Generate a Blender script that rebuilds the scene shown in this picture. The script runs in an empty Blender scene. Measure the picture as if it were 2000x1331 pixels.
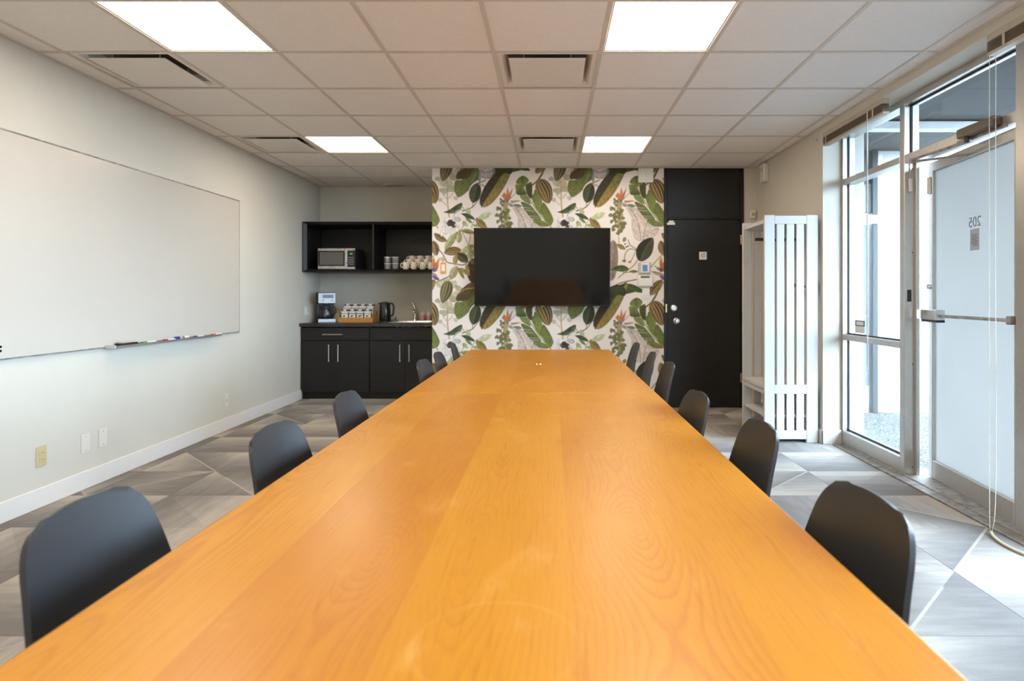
import bpy, bmesh, math, random
import numpy as np
from mathutils import Vector, Matrix

# ------------------------------------------------------------------ camera, world, exposure
SC = bpy.context.scene
COL = SC.collection
PI = math.pi
FPX, VPX, VPY, EYE = 1194.0, 1076.0, 578.0, 1.21       # focal length and vanishing point in pixels of 2000x1331

cam_data = bpy.data.cameras.new('camera')
cam = bpy.data.objects.new('camera', cam_data)
COL.objects.link(cam)
cam.location = (0, 0, EYE)
cam.rotation_euler = (PI / 2, 0, 0)
cam_data.sensor_width = 36.0
cam_data.lens = FPX / 2000 * 36
cam_data.shift_x = (1000 - VPX) / 2000
cam_data.shift_y = (VPY - 665.5) / 2000
cam_data.clip_start = 0.05
cam_data.dof.use_dof = True
cam_data.dof.focus_distance = 3.0
cam_data.dof.aperture_fstop = 3.2
SC.camera = cam

SC.view_settings.view_transform = 'Standard'
SC.view_settings.look = 'None'
SC.view_settings.gamma = 1.0
SC.view_settings.exposure = 0.12
SC.view_settings.use_curve_mapping = False
SC.cycles.use_denoising = True
SC.cycles.max_bounces = 12
SC.cycles.diffuse_bounces = 6
SC.cycles.transparent_max_bounces = 12
SC.cycles.sample_clamp_indirect = 6.0
SC.cycles.caustics_reflective = False
SC.cycles.caustics_refractive = False

world = bpy.data.worlds.new('overcast_sky')
SC.world = world
world.use_nodes = True
bg = world.node_tree.nodes['Background']
bg.inputs['Color'].default_value = (0.60, 0.78, 1.0, 1)
SKY = 24.0
bg.inputs['Strength'].default_value = SKY
LAMP = 17.0                                            # ceiling panel emission
LAMP_COL = (1.0, 0.84, 0.66)

# ------------------------------------------------------------------ node helper
def srgb(r, g, b):
    f = lambda c: (c / 255) / 12.92 if c / 255 <= 0.04045 else ((c / 255 + 0.055) / 1.055) ** 2.4
    return (f(r), f(g), f(b))

class G:
    """small wrapper that wires shader nodes"""
    def __init__(self, name):
        self.m = bpy.data.materials.new(name)
        self.m.use_nodes = True
        self.t = self.m.node_tree
        self.bsdf = self.t.nodes['Principled BSDF']
        self.out = self.t.nodes['Material Output']
    def put(self, sock, v):
        if hasattr(v, 'is_linked'):
            self.t.links.new(v, sock)
        elif isinstance(v, (tuple, list)):
            if len(v) == 3 and len(sock.default_value) == 4:
                v = (*v, 1)
            sock.default_value = v
        else:
            sock.default_value = v
    def n(self, typ, out=0, **kw):
        nd = self.t.nodes.new('ShaderNode' + typ)
        for k, v in kw.items():
            if k.startswith('i_'):
                key = k[2:]
                s = nd.inputs[int(key)] if key.isdigit() else nd.inputs[key.replace('_', ' ')]
                self.put(s, v)
            else:
                setattr(nd, k, v)
        return nd.outputs[out]
    def math(self, op, a, b=0.0, c=0.0, clamp=False):
        return self.n('Math', operation=op, i_0=a, i_1=b, i_2=c, use_clamp=clamp)
    def mix(self, f, a, b, blend='MIX'):
        nd = self.t.nodes.new('ShaderNodeMix')
        nd.data_type = 'RGBA'
        nd.blend_type = blend
        self.put(nd.inputs[0], f); self.put(nd.inputs[6], a); self.put(nd.inputs[7], b)
        return nd.outputs[2]
    def ramp(self, f, stops, interp='LINEAR'):
        nd = self.t.nodes.new('ShaderNodeValToRGB')
        nd.color_ramp.interpolation = interp
        el = nd.color_ramp.elements
        while len(el) < len(stops):
            el.new(0.5)
        for e, (p, c) in zip(el, stops):
            e.position = p
            e.color = (*c, 1) if isinstance(c, (tuple, list)) else (c, c, c, 1)
        self.put(nd.inputs[0], f)
        return nd.outputs[0]
    def coord(self, kind='Object'):
        return self.n('TexCoord', out={'Generated': 0, 'Normal': 1, 'UV': 2, 'Object': 3}[kind])
    def map(self, v, scale=(1, 1, 1), loc=(0, 0, 0), rot=(0, 0, 0)):
        return self.n('Mapping', i_Vector=v, i_Scale=scale, i_Location=loc, i_Rotation=rot)
    def noise(self, v, scale, detail=4, rough=0.5, dist=0.0):
        return self.n('TexNoise', i_Vector=v, i_Scale=scale, i_Detail=detail, i_Roughness=rough, i_Distortion=dist)
    def bump(self, h, strength, dist=0.01):
        return self.n('Bump', i_Strength=strength, i_Distance=dist, i_Height=h)
    def set(self, **kw):
        for k, v in kw.items():
            self.put(self.bsdf.inputs[k.replace('_', ' ')], v)
        return self

def pm(name, rgb, rough=0.5, metal=0.0, var=0.06, scale=18.0, bump=0.0, bscale=120.0, spec=0.5, coat=0.0):
    """plain painted / plastic / metal surface with a little procedural unevenness"""
    g = G(name)
    c = g.coord('Object')
    f = g.noise(c, scale, 5)
    dark = tuple(x * (1 - var) for x in rgb)
    lite = tuple(min(1, x * (1 + var)) for x in rgb)
    g.set(Base_Color=g.ramp(f, [(0.3, dark), (0.7, lite)]), Metallic=metal)
    g.set(Roughness=g.math('ADD', g.math('MULTIPLY', f, 0.08), rough - 0.04))
    g.bsdf.inputs['Specular IOR Level'].default_value = spec
    g.bsdf.inputs['Coat Weight'].default_value = coat
    if bump:
        g.set(Normal=g.bump(g.noise(c, bscale, 3), bump, 0.004))
    return g.m

M = {}
M['wall'] = pm('wall_paint', srgb(214, 210, 198), 0.75, var=0.015, scale=3, bump=0.06, bscale=260, spec=0.3)
M['white_trim'] = pm('white_trim_paint', srgb(236, 234, 230), 0.4, var=0.01)
M['tile'] = pm('ceiling_tile_fibre', srgb(244, 242, 240), 0.9, var=0.02, scale=40, bump=0.25, bscale=320, spec=0.2)
M['grid'] = pm('ceiling_grid_enamel', srgb(214, 206, 197), 0.5, var=0.01)
M['slab'] = pm('plenum_board', srgb(120, 115, 110), 0.9)
M['black_lam'] = pm('black_laminate', srgb(25, 24, 24), 0.45, var=0.12, scale=60, bump=0.05, bscale=300, spec=0.4)
M['black_paint'] = pm('black_door_paint', srgb(27, 25, 24), 0.42, var=0.10, scale=9, bump=0.05, bscale=90, spec=0.4)
M['black_gloss'] = pm('black_gloss_plastic', (0.012, 0.012, 0.013), 0.18, var=0.05)
M['black_matte'] = pm('black_matte_plastic', (0.018, 0.018, 0.020), 0.5, var=0.08)
M['counter'] = pm('dark_counter_laminate', srgb(44, 38, 36), 0.28, var=0.2, scale=80)
M['chair'] = pm('charcoal_polypropylene', srgb(36, 37, 40), 0.42, var=0.05, scale=60, bump=0.08, bscale=700, spec=0.5)
M['leg'] = pm('black_powder_coat', (0.02, 0.02, 0.022), 0.45, var=0.06)
M['steel'] = pm('brushed_steel', (0.62, 0.62, 0.61), 0.28, 1.0, var=0.05)
M['steel_dull'] = pm('dull_brushed_steel', (0.30, 0.30, 0.30), 0.42, 1.0, var=0.05)
M['wall_plate'] = pm('painted_wall_plate', srgb(224, 221, 212), 0.45, var=0.01)
M['chrome'] = pm('chrome', (0.80, 0.80, 0.82), 0.10, 1.0, var=0.02)
M['brass'] = pm('worn_brass', (0.62, 0.48, 0.22), 0.3, 1.0, var=0.15, scale=80)
M['nickel'] = pm('satin_nickel', (0.72, 0.69, 0.62), 0.3, 1.0, var=0.04)
M['alu'] = pm('anodised_aluminium', (0.60, 0.58, 0.55), 0.36, 0.75, var=0.04, scale=40)
M['alu_dark'] = pm('weathered_aluminium_sill', (0.36, 0.34, 0.31), 0.5, 0.5, var=0.35, scale=22)
M['white_plastic'] = pm('white_plastic', srgb(232, 231, 226), 0.4, var=0.015)
M['ivory'] = pm('ivory_plastic', srgb(205, 190, 150), 0.4, var=0.03)
M['grey_plastic'] = pm('grey_plastic', srgb(190, 186, 178), 0.45, var=0.03)
M['white_lacquer'] = pm('white_lacquered_wood', srgb(206, 206, 205), 0.4, var=0.01)
M['china'] = pm('white_glazed_china', srgb(238, 233, 222), 0.15, var=0.015, coat=0.4)
M['board'] = pm('whiteboard_enamel', srgb(206, 200, 189), 0.24, var=0.012, scale=2, coat=0.2)
M['rubber'] = pm('dark_felt', srgb(38, 38, 40), 0.8)
M['bamboo'] = pm('bamboo_wood', srgb(196, 138, 66), 0.5, var=0.12, scale=45)
M['cord'] = pm('pale_cord', srgb(214, 206, 190), 0.7)
M['clear_plastic'] = pm('clear_wand_plastic', srgb(226, 230, 232), 0.25)
M['blind'] = pm('taupe_blind_slats', srgb(118, 104, 88), 0.5, var=0.08)
M['blind_rail'] = pm('beige_blind_rail', srgb(196, 184, 164), 0.4, var=0.04)
M['ext_white'] = pm('white_stucco', srgb(235, 235, 232), 0.9, var=0.03, scale=14, bump=0.3, bscale=80)
M['ext_soffit'] = pm('grey_soffit', srgb(70, 68, 66), 0.9, var=0.03)
M['ext_dark'] = pm('dark_bronze_frame', srgb(62, 62, 62), 0.5, var=0.05)
M['ink'] = pm('grey_ink', srgb(120, 122, 128), 0.8)
M['ink_blue'] = pm('blue_ink', srgb(120, 122, 180), 0.8)
M['paper'] = pm('notice_paper', srgb(226, 214, 210), 0.9, var=0.02)

def flat(name, rgb, rough=0.5):
    M[name] = pm(name, rgb, rough, var=0.03)
    return M[name]
for nm, c in dict(red=(200, 40, 40), green=(40, 170, 70), blue=(40, 60, 150), orange=(235, 90, 40), maroon=(150, 40, 60),
                  yellow=(230, 170, 50), pink=(222, 120, 160), lime=(150, 185, 70), tag_orange=(232, 160, 40),
                  lcd=(92, 140, 205), lcd_dark=(88, 100, 92), soap=(240, 184, 176), led=(90, 220, 110),
                  purple=(110, 80, 150)).items():
    flat('ink_' + nm, srgb(*c))

def glass(name, tint, ior=1.45):
    g = G(name)
    tr = g.n('BsdfTransparent', i_Color=tint)
    gl = g.n('BsdfGlossy', i_Roughness=0.02, i_Color=(0.9, 0.9, 0.9))
    geo = g.t.nodes.new('ShaderNodeNewGeometry')
    cosv = g.math('ABSOLUTE', g.n('VectorMath', out=1, operation='DOT_PRODUCT', i_0=geo.outputs['Incoming'], i_1=geo.outputs['Normal']))
    f0 = ((ior - 1) / (ior + 1)) ** 2
    fr = g.math('MULTIPLY_ADD', g.math('POWER', g.math('SUBTRACT', 1.0, cosv), 5.0), 1 - f0, f0)
    streak = g.math('MULTIPLY_ADD', g.noise(g.coord('Object'), 6, 3), 0.02, -0.01)
    mx = g.n('MixShader', i_0=g.math('ADD', fr, streak, clamp=True), i_1=tr, i_2=gl)
    g.t.links.new(mx, g.out.inputs[0])
    return g.m
M['glass'] = glass('clear_glass', (0.95, 0.975, 0.97))
M['tumbler'] = glass('tumbler_glass', (0.88, 0.89, 0.88), 1.5)
def cloudy():
    g = G('cloudy_tumbler_glass')
    tr = g.n('BsdfTransparent', i_Color=(0.9, 0.9, 0.89))
    df = g.n('BsdfDiffuse', i_Color=(0.75, 0.74, 0.71))
    gl = g.n('BsdfGlossy', i_Roughness=0.05)
    f = g.math('MULTIPLY_ADD', g.noise(g.coord('Object'), 60, 2), 0.1, 0.08)
    a = g.n('MixShader', i_0=f, i_1=tr, i_2=df)
    b = g.n('MixShader', i_0=0.10, i_1=a, i_2=gl)
    g.t.links.new(b, g.out.inputs[0])
    return g.m
M['tumbler_cloudy'] = cloudy()

def frosted():
    g = G('frosted_film_glass')
    tl = g.n('BsdfTranslucent', i_Color=(0.34, 0.325, 0.30))
    df = g.n('BsdfDiffuse', i_Color=(0.40, 0.44, 0.45))
    tr = g.n('BsdfTransparent', i_Color=(0.9, 0.95, 0.96))
    gl = g.n('BsdfGlossy', i_Roughness=0.25, i_Color=(0.8, 0.8, 0.8))
    cloud = g.math('MULTIPLY_ADD', g.noise(g.coord('Object'), 3, 4), 0.10, 0.16)
    a = g.n('MixShader', i_0=cloud, i_1=tl, i_2=df)
    b = g.n('MixShader', i_0=0.06, i_1=a, i_2=tr)
    c = g.n('MixShader', i_0=0.05, i_1=b, i_2=gl)
    g.t.links.new(c, g.out.inputs[0])
    return g.m
M['frost'] = frosted()

def screen_mat():
    g = G('television_screen')
    f = g.noise(g.coord('Object'), 30, 2)
    g.set(Base_Color=(0.007, 0.0066, 0.0066), Roughness=g.math('MULTIPLY_ADD', f, 0.03, 0.06))
    g.bsdf.inputs['Specular IOR Level'].default_value = 0.32
    return g.m
M['screen'] = screen_mat()

def lamp_mat():
    g = G('led_panel_diffuser')
    f = g.math('MULTIPLY_ADD', g.noise(g.coord('Object'), 90, 2), 0.06, 0.97)
    g.set(Base_Color=(0.9, 0.9, 0.9), Roughness=0.5, Emission_Color=LAMP_COL)
    g.set(Emission_Strength=g.math('MULTIPLY', f, LAMP))
    return g.m
M['lamp'] = lamp_mat()

def wood_mat():
    """honey coloured veneer laid in long strips, cathedral grain"""
    g = G('honey_oak_veneer')
    co = g.coord('Object')
    sp = g.t.nodes.new('ShaderNodeSeparateXYZ')
    g.t.links.new(co, sp.inputs[0])
    x, y = sp.outputs[0], sp.outputs[1]
    oi = g.n('ObjectInfo', out=5)
    W = 0.26
    q = g.math('DIVIDE', g.math('ADD', x, 0.6525), W)
    idx = g.math('FLOOR', q)
    fx = g.math('SUBTRACT', g.math('FRACT', q), 0.5)
    seed = g.n('TexWhiteNoise', noise_dimensions='2D', i_Vector=g.n('CombineXYZ', i_0=idx, i_1=oi))
    seed2 = g.n('TexWhiteNoise', noise_dimensions='2D', i_Vector=g.n('CombineXYZ', i_0=g.math('ADD', idx, 31.7), i_1=oi))
    warp = g.noise(g.n('CombineXYZ', i_0=g.math('MULTIPLY', x, 5.0), i_1=g.math('MULTIPLY', y, 1.6), i_2=g.math('MULTIPLY', seed, 40)), 1.0, 3)
    wv = g.math('SUBTRACT', warp, 0.5)
    cx = g.math('MULTIPLY_ADD', g.math('SUBTRACT', seed2, 0.5), 0.10, g.math('MULTIPLY', fx, W))
    cx = g.math('MULTIPLY_ADD', wv, 0.06, cx)
    hn = g.noise(g.n('CombineXYZ', i_0=g.math('MULTIPLY', seed, 57.0), i_1=g.math('MULTIPLY', y, 0.8), i_2=g.math('MULTIPLY', oi, 9.0)), 1.0, 1)
    fine = g.noise(g.n('CombineXYZ', i_0=g.math('MULTIPLY', x, 38.0), i_1=g.math('MULTIPLY', y, 9.0), i_2=seed), 1.0, 2)
    hy = g.math('MULTIPLY_ADD', g.math('SUBTRACT', hn, 0.5), 0.55, g.math('MULTIPLY', wv, 0.04))
    hy = g.math('MULTIPLY_ADD', fine, 0.006, hy)
    r = g.math('SQRT', g.math('ADD', g.math('MULTIPLY', cx, cx), g.math('MULTIPLY', hy, hy)))
    saw = g.math('FRACT', g.math('DIVIDE', r, 0.0105))
    ring = g.ramp(saw, [(0.0, 0.0), (0.55, 0.35), (0.80, 1.0), (1.0, 0.0)])
    fade = g.noise(g.n('CombineXYZ', i_0=g.math('MULTIPLY', x, 4.0), i_1=g.math('MULTIPLY', y, 1.2), i_2=seed), 1.0, 2)
    crown = g.math('DIVIDE', g.math('ABSOLUTE', hy), g.math('ADD', r, 0.001))
    ringf = g.math('MULTIPLY', ring, g.math('MULTIPLY', g.ramp(fade, [(0.35, 0.3), (0.65, 1.0)]), g.ramp(crown, [(0.2, 0.25), (0.85, 1.0)])))
    pore = g.noise(g.n('CombineXYZ', i_0=g.math('MULTIPLY', x, 260.0), i_1=g.math('MULTIPLY', y, 7.0), i_2=seed), 1.0, 3)
    tone = g.noise(g.n('CombineXYZ', i_0=g.math('MULTIPLY', x, 3.0), i_1=g.math('MULTIPLY', y, 0.8), i_2=seed2), 1.0, 3)
    base = g.mix(g.math('MULTIPLY_ADD', g.math('SUBTRACT', seed2, 0.5), 0.5, tone, clamp=True), srgb(184, 115, 24), srgb(205, 142, 39))
    c1 = g.mix(g.math('MULTIPLY', ringf, 0.46), base, srgb(166, 88, 14))
    c2 = g.mix(g.math('MULTIPLY', g.ramp(pore, [(0.52, 0.0), (0.72, 1.0)]), 0.28), c1, srgb(150, 82, 18))
    # dry rub marks and one faint cup ring
    rub = g.noise(g.map(co, (9, 4.5, 1)), 1.0, 5, 0.65)
    c3 = g.mix(g.math('MULTIPLY', g.ramp(rub, [(0.60, 0.0), (0.74, 1.0)]), 0.22), c2, srgb(232, 186, 112))
    dx = g.math('SUBTRACT', x, 0.021)
    dy = g.math('ADD', y, 0.90)
    rr = g.math('ABSOLUTE', g.math('SUBTRACT', g.math('SQRT', g.math('ADD', g.math('MULTIPLY', dx, dx), g.math('MULTIPLY', dy, dy))), 0.112))
    cup = g.math('MULTIPLY', g.ramp(rr, [(0.0, 1.0), (0.006, 0.0)]), g.ramp(rub, [(0.4, 0.0), (0.6, 0.16)]))
    c4 = g.mix(cup, c3, srgb(232, 190, 120))
    g.set(Base_Color=c4, Roughness=g.math('MULTIPLY_ADD', rub, 0.2, 0.24))
    g.bsdf.inputs['Specular IOR Level'].default_value = 0.4
    g.set(Normal=g.bump(pore, 0.04, 0.001))
    return g.m
M['wood'] = wood_mat()

def carpet_mat(k):
    """loop pile carpet tile: two printed triangles that fade from dark to light"""
    g = G('carpet_tile_print')
    uv = g.coord('UV')
    sp = g.t.nodes.new('ShaderNodeSeparateXYZ')
    g.t.links.new(uv, sp.inputs[0])
    u, v = sp.outputs[0], sp.outputs[1]
    rnd = g.n('ObjectInfo', out=5)
    up = g.math('GREATER_THAN', v, u)                       # above the diagonal
    drift = g.noise(g.map(uv, (1.6, 9.0, 1), (k * 3.1, k, 0)), 1.0, 4, 0.6)
    n2 = g.math('MULTIPLY_ADD', drift, 0.8, -0.4)
    if k == 0:
        a = g.math('MULTIPLY_ADD', g.math('SUBTRACT', v, u), 1.1, 0.0)
        b = g.math('SUBTRACT', 0.95, g.math('MULTIPLY', v, 1.0))
    elif k == 1:
        a = g.math('SUBTRACT', 1.0, g.math('MULTIPLY', v, 0.9))
        b = g.math('MULTIPLY_ADD', v, -0.9, 0.75)
    elif k == 2:
        a = g.math('MULTIPLY_ADD', v, 0.9, 0.05)
        b = g.math('MULTIPLY_ADD', v, 0.9, -0.05)
    else:
        a = g.math('MULTIPLY_ADD', u, 0.8, 0.1)
        b = g.math('SUBTRACT', 0.7, g.math('MULTIPLY', u, 0.6))
    val = g.math('ADD', g.math('MULTIPLY', up, a), g.math('MULTIPLY', g.math('SUBTRACT', 1.0, up), b))
    val = g.math('ADD', val, n2)
    val = g.math('MULTIPLY_ADD', g.math('SUBTRACT', rnd, 0.5), 0.22, val, clamp=True)
    col = g.ramp(val, [(0.05, srgb(128, 122, 118)), (0.5, srgb(160, 153, 146)), (0.95, srgb(200, 192, 181))])
    if k in (0, 3):                                         # a pale yarn line along the diagonal
        dd = g.math('ABSOLUTE', g.math('SUBTRACT', v, u))
        line = g.math('MULTIPLY', g.math('LESS_THAN', dd, 0.018), g.math('LESS_THAN', u, 0.72 if k else 1.1))
        col = g.mix(g.math('MULTIPLY', line, 0.75), col, srgb(198, 188, 176))
    if k == 1:                                              # a pale line on the other diagonal
        dd = g.math('ABSOLUTE', g.math('SUBTRACT', g.math('ADD', v, u), 1.0))
        line = g.math('LESS_THAN', dd, 0.014)
        col = g.mix(g.math('MULTIPLY', line, 0.6), col, srgb(192, 182, 170))
    pile = g.noise(g.map(uv, (160, 160, 1)), 1.0, 2)
    col = g.mix(g.math('MULTIPLY', pile, 0.35), col, (0.02, 0.02, 0.02), 'MULTIPLY')
    g.set(Base_Color=col, Roughness=0.95)
    g.bsdf.inputs['Specular IOR Level'].default_value = 0.1
    g.bsdf.inputs['Sheen Weight'].default_value = 0.15
    g.set(Normal=g.bump(pile, 0.35, 0.003))
    return g.m
CARPET = [carpet_mat(k) for k in range(4)]

def pebble_mat():
    g = G('exposed_aggregate')
    v = g.n('TexVoronoi', out=1, i_Vector=g.coord('Object'), i_Scale=70.0)
    d = g.n('TexVoronoi', out=0, i_Vector=g.coord('Object'), i_Scale=70.0)
    bw = g.n('RGBToBW', i_0=v)
    g.set(Base_Color=g.ramp(bw, [(0.2, srgb(52, 50, 46)), (0.5, srgb(84, 81, 76)), (0.8, srgb(118, 115, 109))]), Roughness=0.9)
    g.set(Normal=g.bump(d, 0.4, 0.006))
    return g.m
M['pebble'] = pebble_mat()

def attr_mat():
    g = G('printed_botanical_wallpaper')
    a = g.n('Attribute', attribute_name='print')
    f = g.noise(g.coord('Object'), 300, 2)
    g.set(Base_Color=g.mix(g.math('MULTIPLY', f, 0.06), a, (0.5, 0.48, 0.45)), Roughness=0.7)
    g.bsdf.inputs['Specular IOR Level'].default_value = 0.25
    g.set(Normal=g.bump(f, 0.05, 0.002))
    return g.m
M['wallpaper'] = attr_mat()

# ------------------------------------------------------------------ mesh helpers
def box(bm, x0, x1, y0, y1, z0, z1, bev=0.0, seg=1):
    vs = [bm.verts.new(p) for p in ((x0, y0, z0), (x1, y0, z0), (x1, y1, z0), (x0, y1, z0),
                                    (x0, y0, z1), (x1, y0, z1), (x1, y1, z1), (x0, y1, z1))]
    fs = [bm.faces.new([vs[i] for i in q]) for q in
          ((3, 2, 1, 0), (4, 5, 6, 7), (0, 1, 5, 4), (1, 2, 6, 5), (2, 3, 7, 6), (3, 0, 4, 7))]
    if bev > 0:
        es = list({e for f in fs for e in f.edges})
        bmesh.ops.bevel(bm, geom=es, offset=bev, segments=seg, affect='EDGES', profile=0.5)
    return bm

def B(*a, bev=0.0, seg=1):
    return box(bmesh.new(), *a, bev=bev, seg=seg)

def tube(bm, pts, r, seg=10, cap=True):
    pts = [Vector(p) for p in pts]
    rs = r if isinstance(r, (list, tuple)) else [r] * len(pts)
    rings, prev = [], None
    for i, p in enumerate(pts):
        d = (pts[min(i + 1, len(pts) - 1)] - pts[max(i - 1, 0)]).normalized()
        if prev is None:
            ref = Vector((0, 0, 1)) if abs(d.z) < 0.9 else Vector((1, 0, 0))
            s = d.cross(ref).normalized()
        else:
            s = (prev - d * prev.dot(d)).normalized()
        prev = s
        t = d.cross(s)
        rings.append([bm.verts.new(p + (s * math.cos(2 * PI * k / seg) + t * math.sin(2 * PI * k / seg)) * rs[i]) for k in range(seg)])
    for a, b in zip(rings, rings[1:]):
        for k in range(seg):
            bm.faces.new((a[k], b[k], b[(k + 1) % seg], a[(k + 1) % seg]))
    if cap:
        bm.faces.new(rings[0]); bm.faces.new(rings[-1][::-1])
    return bm

def lathe(bm, prof, seg=24, c=(0, 0, 0)):
    rings = []
    for r, z in prof:
        if r < 1e-6:
            rings.append([bm.verts.new((c[0], c[1], c[2] + z))])
        else:
            rings.append([bm.verts.new((c[0] + r * math.cos(2 * PI * k / seg), c[1] + r * math.sin(2 * PI * k / seg), c[2] + z)) for k in range(seg)])
    for a, b in zip(rings, rings[1:]):
        for k in range(seg):
            k2 = (k + 1) % seg
            if len(a) == 1 and len(b) == 1:
                continue
            if len(a) == 1:
                bm.faces.new((a[0], b[k2], b[k]))
            elif len(b) == 1:
                bm.faces.new((a[k], a[k2], b[0]))
            else:
                bm.faces.new((a[k], a[k2], b[k2], b[k]))
    return bm

def prism(bm, poly, axis, a0, a1):
    """extrude a 2D polygon along an axis (0 x, 1 y, 2 z)"""
    def P(p, a):
        l = list(p); l.insert(axis, a); return l
    lo = [bm.verts.new(P(p, a0)) for p in poly]
    hi = [bm.verts.new(P(p, a1)) for p in poly]
    n = len(poly)
    for i in range(n):
        bm.faces.new((lo[i], lo[(i + 1) % n], hi[(i + 1) % n], hi[i]))
    bm.faces.new(lo[::-1]); bm.faces.new(hi)
    return bm

def smooth_pts(pts, n=8):
    P = [Vector(p) for p in pts]
    out = []
    for i in range(len(P) - 1):
        p0, p1, p2, p3 = P[max(i - 1, 0)], P[i], P[i + 1], P[min(i + 2, len(P) - 1)]
        for k in range(n):
            t = k / n
            out.append(0.5 * ((2 * p1) + (p2 - p0) * t + (2 * p0 - 5 * p1 + 4 * p2 - p3) * t * t + (3 * p1 - p0 - 3 * p2 + p3) * t ** 3))
    return out + [P[-1]]

def obj(name, bm, mat, parent=None, smooth=False, loc=None, kind=None):
    bmesh.ops.recalc_face_normals(bm, faces=bm.faces[:])
    if smooth:
        for f in bm.faces:
            f.smooth = True
        for e in bm.edges:
            if len(e.link_faces) == 2 and e.calc_face_angle(0) > math.radians(38):
                e.smooth = False
    me = bpy.data.meshes.new(name)
    bm.to_mesh(me); bm.free()
    me.materials.append(M[mat] if isinstance(mat, str) else mat)
    o = bpy.data.objects.new(name, me)
    COL.objects.link(o)
    if parent: o.parent = parent
    if loc: o.location = loc
    if kind: o['kind'] = kind
    return o

def tag(o, label, cat, group=None, kind=None):
    o['label'] = label; o['category'] = cat
    if group: o['group'] = group
    if kind: o['kind'] = kind
    return o

def thing(name, label, cat, loc=(0, 0, 0), rotz=0.0, group=None, kind=None):
    o = bpy.data.objects.new(name, None)
    o.empty_display_size = 0.1
    COL.objects.link(o)
    o.location = loc; o.rotation_euler = (0, 0, rotz)
    return tag(o, label, cat, group, kind)

def part(name, mesh, parent, loc=(0, 0, 0)):
    o = bpy.data.objects.new(name, mesh)
    COL.objects.link(o); o.parent = parent; o.location = loc
    return o

def dup(root, label, loc, rotz=0.0):
    r = root.copy(); COL.objects.link(r)
    r.location = loc; r.rotation_euler = (0, 0, rotz); r['label'] = label
    for ch in list(root.children):
        c = ch.copy(); COL.objects.link(c); c.parent = r
        for gch in list(ch.children):
            d = gch.copy(); COL.objects.link(d); d.parent = c
    return r

def text_mesh(name, body, size, mat, parent, loc, rot, extrude=0.0006, align='CENTER'):
    cu = bpy.data.curves.new(name, 'FONT')
    cu.body = body; cu.size = size; cu.extrude = extrude
    cu.align_x = align; cu.align_y = 'CENTER'
    tmp = bpy.data.objects.new(name, cu)
    COL.objects.link(tmp)
    dg = bpy.context.evaluated_depsgraph_get()
    me = bpy.data.meshes.new_from_object(tmp.evaluated_get(dg))
    bpy.data.objects.remove(tmp)
    me.materials.clear(); me.materials.append(M[mat] if isinstance(mat, str) else mat)
    o = bpy.data.objects.new(name, me)
    COL.objects.link(o); o.parent = parent
    o.location = loc; o.rotation_euler = rot
    return o

X = lambda px, d: (px - VPX) * d / FPX           # measured positions: pixel column at distance d -> metres
Z = lambda py, d: EYE - (py - VPY) * d / FPX

# ------------------------------------------------------------------ the room
XL, XR, YB, YF, YK, H = -2.92, 2.22, -2.635, 6.60, 7.74, 2.59
XP = -1.282                                      # left end of the papered partition
XS = 2.37                                        # inner face of the shop front
T = 0.12
def struct(o, label, cat):
    return tag(o, label, cat, kind='structure')

bm = B(XL - T, 2.29, YB - T, YK + T, -0.12, -0.007)
floor = struct(obj('floor', bm, 'slab'), 'grey patterned carpet tile floor of the meeting room', 'floor')
# carpet tiles, each its own piece
rng = random.Random(5)
TS, GX, GY = 0.51, 1.77 - 0.51 * 10, 4.212 - 0.51 * 14
for i in range(12):
    for j in range(22):
        x0, y0 = GX + i * TS, GY + j * TS
        a0, a1 = max(x0, XL), min(x0 + TS, 2.285)
        b0, b1 = max(y0, YB), min(y0 + TS, YK)
        if a1 - a0 < 0.01 or b1 - b0 < 0.01:
            continue
        if x0 > XP and b1 > YF + 0.02:
            b1 = min(b1, YF + 0.02)
            if b1 - b0 < 0.02: continue
        b = bmesh.new()
        uvl = b.loops.layers.uv.new('UVMap')
        e = 0.0006
        box(b, a0 + e, a1 - e, b0 + e, b1 - e, -0.0068, 0.0, bev=0.0008)
        rot = rng.randrange(4) if rng.random() < 0.45 else 0
        for f in b.faces:
            for lp in f.loops:
                u, v = (lp.vert.co.x - x0) / TS, (lp.vert.co.y - y0) / TS
                for _ in range(rot):
                    u, v = v, 1 - u
                lp[uvl].uv = (u, v)
        obj('carpet_tile', b, CARPET[rng.choice([0, 1, 2, 2, 3, 1, 2])], floor)

def wall(name, label, *boxes):
    b = bmesh.new()
    for bx in boxes:
        box(b, *bx)
    return struct(obj(name, b, 'wall'), label, 'wall')
wall('wall_left', 'long pale wall behind the whiteboard', (XL - T, XL, YB - T, YK + T, -0.12, 2.75))
wall('wall_kitchenette', 'shaded grey wall behind the coffee counter', (XL, XP + 0.1, YK, YK + T, -0.12, 2.75))
wall('wall_back', 'plain wall at the near end of the room', (XL, 2.6, YB - T, YB, -0.12, 2.75))
# papered partition carcass with the opening for the black door
wall('wall_far', 'partition wall carrying the leaf wallpaper and the black door',
     (XP, 1.22, YF + 0.002, YK, -0.12, 2.75), (2.08, XR + T, YF, YF + T, -0.12, 2.75), (1.22, 2.08, YF + 0.06, YF + 0.2, -0.12, 2.75))
wall('wall_right', 'beige wall beside the glazed shop front',
     (XR, XR + 0.33, 4.99, YF, -0.12, 2.75),
     (XR, XR + 0.25, -0.8, 4.99, 2.535, 2.75),
     (XR, XR + 0.25, YB, -0.8, -0.12, 2.75))

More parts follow.
